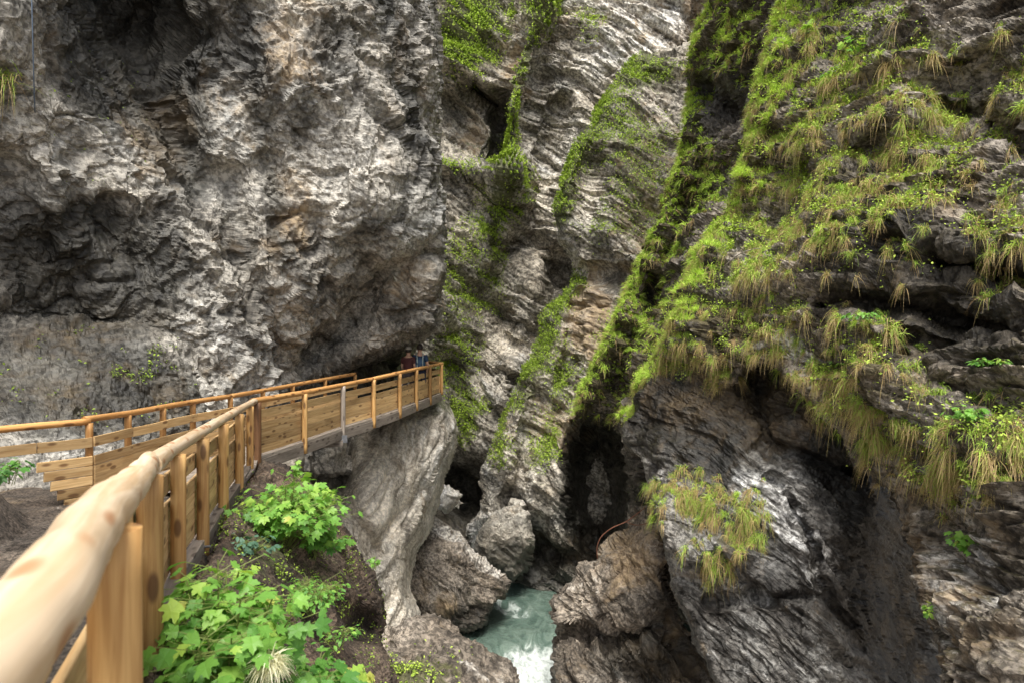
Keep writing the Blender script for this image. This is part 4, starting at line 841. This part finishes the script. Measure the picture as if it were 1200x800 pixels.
# hero tussocks that hang clear of the wall
def tussock(label, c, L, k=110, dead=.45, bright=.62, wid=.012):
    c = np.array(c); e_dir = np.array((-.15, -.8, .25)); isd = RNG.random(k) < dead
    d = e_dir*.5+UP*.4*(~isd)[:, None]+RNG.normal(size=(k, 3))*.42; d /= np.linalg.norm(d, axis=1)[:, None]
    o = blades('grass_tussock', c+RNG.normal(size=(k, 3))*.07, d, L*RNG.uniform(.6, 1.2, k), np.full(k, wid), RNG.uniform(.5, 1.4, k)*np.where(isd, 1.3, 1), np.clip(np.where(isd, RNG.uniform(.02, .4, k), RNG.normal(bright, .12, k)), 0, 1), g_grass)
    V = np.zeros(len(o.data.vertices)*3); 
    tag(o, label, 'grass tussock', 'single tussocks hanging from the right cliff')
for lab, px, py, L, k, dd in (
    ('lowest hanging tussock over the dark slab, left of the brown rock', 1003, 522, .55, 230, .35), ('long straw-tipped tussock hanging just right of the white rock patch', 962, 462, .55, 220, .5),
    ('small round tussock perched left of the white rock patch', 893, 388, .38, 150, .45), ('drooping straw tussock above the black rock ledges', 1058, 252, .45, 150, .55),
    ('tussock hanging below the first ledge, beside the leafy herb', 1040, 392, .5, 160, .5), ('straw-coloured tussock in the middle of the upper right cliff', 1020, 222, .4, 140, .6),
    ('tussock hanging at the right edge of the photo, above the black ledges', 1165, 308, .42, 150, .45), ('tussock with straw skirt at the top right of the cliff', 1060, 158, .4, 130, .5),
    ('bright green tussock hanging at the bottom right of the grass belt', 1090, 560, .5, 190, .25), ('dense green tussock at the right edge above the brown rock', 1180, 560, .5, 200, .25)):
    tussock(lab, surf('right', px, py)+np.array((0, -.10, .05)), L*.5, int(k*1.2), dd)
for lab, px, py, L, k in (('upper left tussock on the damp slab', 800, 580, .42, 220), ('tussock on the damp slab right of its neighbour, above the silvery rock', 872, 602, .42, 200), ('lowest tussock on the damp slab', 838, 655, .36, 130)):
    tussock(lab, surf('slab', px, py)+np.array((0, -.08, .05)), L*.62, k, .4)
tussock('tuft of grass on the left cliff at the left edge', surf('left', 4, 95)+np.array((0, -.1, 0)), .5, 120, .3)
for o in bpy.data.objects:
    if o.name.startswith('grass_tussock') and 'left cliff' in o['label']: del o['group']

# roots, cable
root_m = plain('red_bark', (.22, .09, .05), .8)
rt = empty('bare_branch', at1(705, 652, 18.9), 'thin bare reddish branch arching above the pointed brown boulder', 'branch')
tube('stem', [P3(700, 654, 18.9), P3(699, 640, 18.8), P3(704, 628, 18.7), P3(716, 618, 18.6), P3(734, 611, 18.6), P3(756, 594, 18.4)], .014, root_m, rt, n=6, step=.1, wr=.2)
tube('twig', [P3(734, 611, 18.6), P3(745, 616, 18.5), P3(760, 612, 18.4)], .010, root_m, rt, n=6, step=.1, wr=.2)
tag(tube('dead_twig', [surf('right', 842, 318)+(0, -.25, 0), surf('right', 868, 300)+(0, -.3, .0), surf('right', 893, 284)+(0, -.25, 0)], .012, w_grey, None, n=6, step=.2, wr=.3), 'thin grey dead twig lying across the grass of the right cliff', 'twig')
cable_m = plain('cable_sheath', (.12, .16, .22), .5)
tag(tube('cable', [P3(36, -40, 10.2), P3(38, 30, 10.3), P3(39.5, 90, 10.5), P3(41, 132, 10.9)], .009, cable_m, None, n=8, step=.2), 'thin blue-grey cable hanging down the left cliff at the top left corner', 'cable')

# ------------------------------------------------------------------ hikers
def skinned(name, joints, bones, rad, mat, parent, sub=1):
    me = bpy.data.meshes.new(name); me.from_pydata([tuple(j) for j in joints], bones, []); ob = bpy.data.objects.new(name, me); C.objects.link(ob)
    md = ob.modifiers.new('s', 'SKIN'); 
    if not me.skin_vertices: 
        bpy.context.view_layer.objects.active = ob
    for i, v in enumerate(me.skin_vertices[0].data):
        r = rad[i]; v.radius = (r, r) if np.ndim(r) == 0 else r; v.use_root = (i == 0)
    s = ob.modifiers.new('u', 'SUBSURF'); s.levels = sub
    dg = bpy.context.evaluated_depsgraph_get(); nm = bpy.data.meshes.new_from_object(ob.evaluated_get(dg)); bpy.data.objects.remove(ob)
    nm.name = name; nm.materials.clear(); nm.materials.append(mat)
    for p in nm.polygons: p.use_smooth = True
    o = bpy.data.objects.new(name, nm); C.objects.link(o); o.parent = parent; return o
skin_m = plain('skin', (.48, .28, .19), .55); hair_m = plain('dark_hair', (.025, .017, .012), .6)
def ball(name, c, r, mat, parent, sc=(1, 1, 1), cut=None):
    u, v = np.meshgrid(np.linspace(0, 2*math.pi, 17)[:-1], np.linspace(0, math.pi, 11)); V = np.stack([np.sin(v)*np.cos(u)*sc[0], np.sin(v)*np.sin(u)*sc[1], np.cos(v)*sc[2]], -1).reshape(-1, 3)*r+np.array(c)
    I = np.arange(11*16).reshape(11, 16); J = np.roll(I, -1, 1); F = np.stack([I[:-1], I[1:], J[1:], J[:-1]], -1).reshape(-1, 4)
    if cut is not None: F = F[(V[F][:, :, 2].mean(1) > cut)]
    o = mesh_np(name, V, F, mat, None, smooth=True); o.parent = parent; return o
def hiker(px, Y, z, label, shirt, trousers, face, cap=None, pack=None, H=1.75, stride=.16):
    e = empty('person', ((px-600)/800*Y, Y, z), label, 'person'); e.rotation_euler = (0, 0, face); k = H/1.75
    sh, tr = plain('shirt_cloth', shirt, .8), plain('trouser_cloth', trousers, .85)
    J = [(0, 0, .95), (0, 0, 1.12), (0, 0, 1.30), (0, 0, 1.44), (0, .01, 1.52), (0, .02, 1.60), (0, .025, 1.68),
         (.17, 0, 1.40), (.24, -.02, 1.14), (.22, .14, .93), (.21, .20, .86), (-.17, 0, 1.40), (-.23, .02, 1.14), (-.20, .17, .95), (-.19, .24, .89),
         (.10, 0, .90), (.11, stride*.6, .48), (.11, stride*.9, .09), (.12, stride*.9+.15, .04), (-.10, 0, .90), (-.11, -stride*.3, .48), (-.11, -stride*1.4, .11), (-.12, -stride*1.4+.14, .04)]
    bn = [(0, 1), (1, 2), (2, 3), (3, 4), (4, 5), (5, 6), (3, 7), (7, 8), (8, 9), (9, 10), (3, 11), (11, 12), (12, 13), (13, 14), (0, 15), (15, 16), (16, 17), (17, 18), (0, 19), (19, 20), (20, 21), (21, 22)]
    rd = [(.15, .11), (.14, .10), (.16, .11), (.11, .08), .055, .088, .085, .062, .045, .034, .03, .062, .045, .034, .03, .09, .062, .042, .04, .09, .062, .042, .04]
    sc = lambda L: [tuple(c*k for c in p) for p in L]
    skinned('body', sc(J), bn, [tuple(x*k for x in r) if np.ndim(r) else r*k for r in rd], skin_m, e, 2)
    ball('nose', (0, .118*k, 1.64*k), .018*k, skin_m, e, (.8, 1, 1.2))
    T = J[:4]+[J[7], (.225, -.012, 1.22), J[11], (-.215, .012, 1.22)]
    skinned('shirt', sc(T), [(0, 1), (1, 2), (2, 3), (3, 4), (4, 5), (3, 6), (6, 7)], [(.172, .132), (.16, .12), (.178, .13), (.12, .09), .082, .066, .082, .066], sh, e, 2)
    skinned('trousers', sc([J[0], J[15], J[16], (.11, stride*.88, .13), J[19], J[20], (-.11, -stride*1.3, .14)]), [(0, 1), (1, 2), (2, 3), (0, 4), (4, 5), (5, 6)], [(.165, .125), .11, .082, .062, .11, .082, .062], tr, e, 2)
    ball('hair', (0, .005*k, 1.675*k), .118*k, hair_m, e, (.86, 1.0, 1.02), 1.62*k)
    for s in (-1, 1): ball('ear', (s*.088*k, .02*k, 1.64*k), .026*k, skin_m, e, (.4, .8, 1.2))
    if cap: ball('cap', (0, .02*k, 1.70*k), .125*k, plain('cap_cloth', cap, .8), e, (.92, 1.15, .85), 1.705*k)
    if pack:
        pm = plain('backpack_cloth', pack, .7); V = []
        bp = skinned('backpack', sc([(0, -.19, .98), (0, -.22, 1.15), (0, -.20, 1.38)]), [(0, 1), (1, 2)], [(.17, .10), (.19, .13), (.14, .09)], pm, e, 2)
        sm = plain('strap_webbing', (.35, .42, .40), .7)
        for s in (-1, 1): 
            o = tube('strap', [(s*.09*k, -.30*k, 1.05*k), (s*.08*k, -.335*k, 1.2*k), (s*.09*k, -.27*k, 1.42*k), (s*.10*k, -.02*k, 1.5*k)], .016, sm, None, n=6, step=.05); o.parent = bp
    return e
hiker(492, 21.2, -.24, 'hiker in a blue shirt with a blue backpack, dark hair, walking away on the footbridge', (.015, .04, .09), (.02, .025, .05), .15, pack=(.02, .06, .12))
hiker(478.5, 21.0, -.20, 'hiker in a dark red shirt with a pale cap, left of the one in blue', (.07, .016, .015), (.05, .035, .03), -.2, cap=(.34, .31, .26), H=1.62)

# ------------------------------------------------------------------ camera, light
cam = bpy.data.cameras.new('camera'); co = bpy.data.objects.new('camera', cam); C.objects.link(co)
co.location = (0, 0, EYE); co.rotation_euler = (math.pi/2, 0, 0)
cam.sensor_width = 36; cam.lens = 24; cam.clip_start = .05; cam.clip_end = 1000
cam.dof.use_dof = True; cam.dof.focus_distance = 15; cam.dof.aperture_fstop = 3.2
bpy.context.scene.camera = co
EL, AZ = 64, 178      # azimuth measured clockwise from +Y (behind the camera, to its right)
w = bpy.data.worlds.new('World'); bpy.context.scene.world = w; w.use_nodes = True
t = NT(w); sky = t.new('ShaderNodeTexSky'); sky.sky_type = 'NISHITA'; sky.sun_disc = False
sky.sun_elevation = math.radians(EL); sky.sun_rotation = math.radians(AZ); sky.dust_density = 5; sky.ozone_density = .6
bg = t.n['Background']; hs = t.new('ShaderNodeHueSaturation'); hs.inputs['Saturation'].default_value = .35; t.link(sky.outputs[0], hs.inputs['Color']); t.link(hs.outputs[0], bg.inputs[0]); bg.inputs[1].default_value = .088
L = bpy.data.lights.new('sun', 'SUN'); L.energy = 1.5; L.angle = math.radians(22); L.color = (1, .965, .90)
lo = bpy.data.objects.new('sun', L); C.objects.link(lo)
az, el = math.radians(AZ), math.radians(EL)
sd = Vector((math.sin(az)*math.cos(el), math.cos(az)*math.cos(el), math.sin(el)))
lo.rotation_euler = sd.to_track_quat('Z', 'Y').to_euler()
sc = bpy.context.scene
sc.view_settings.view_transform = 'Standard'; sc.view_settings.look = 'None'; sc.view_settings.gamma = 1; sc.view_settings.exposure = 1.55
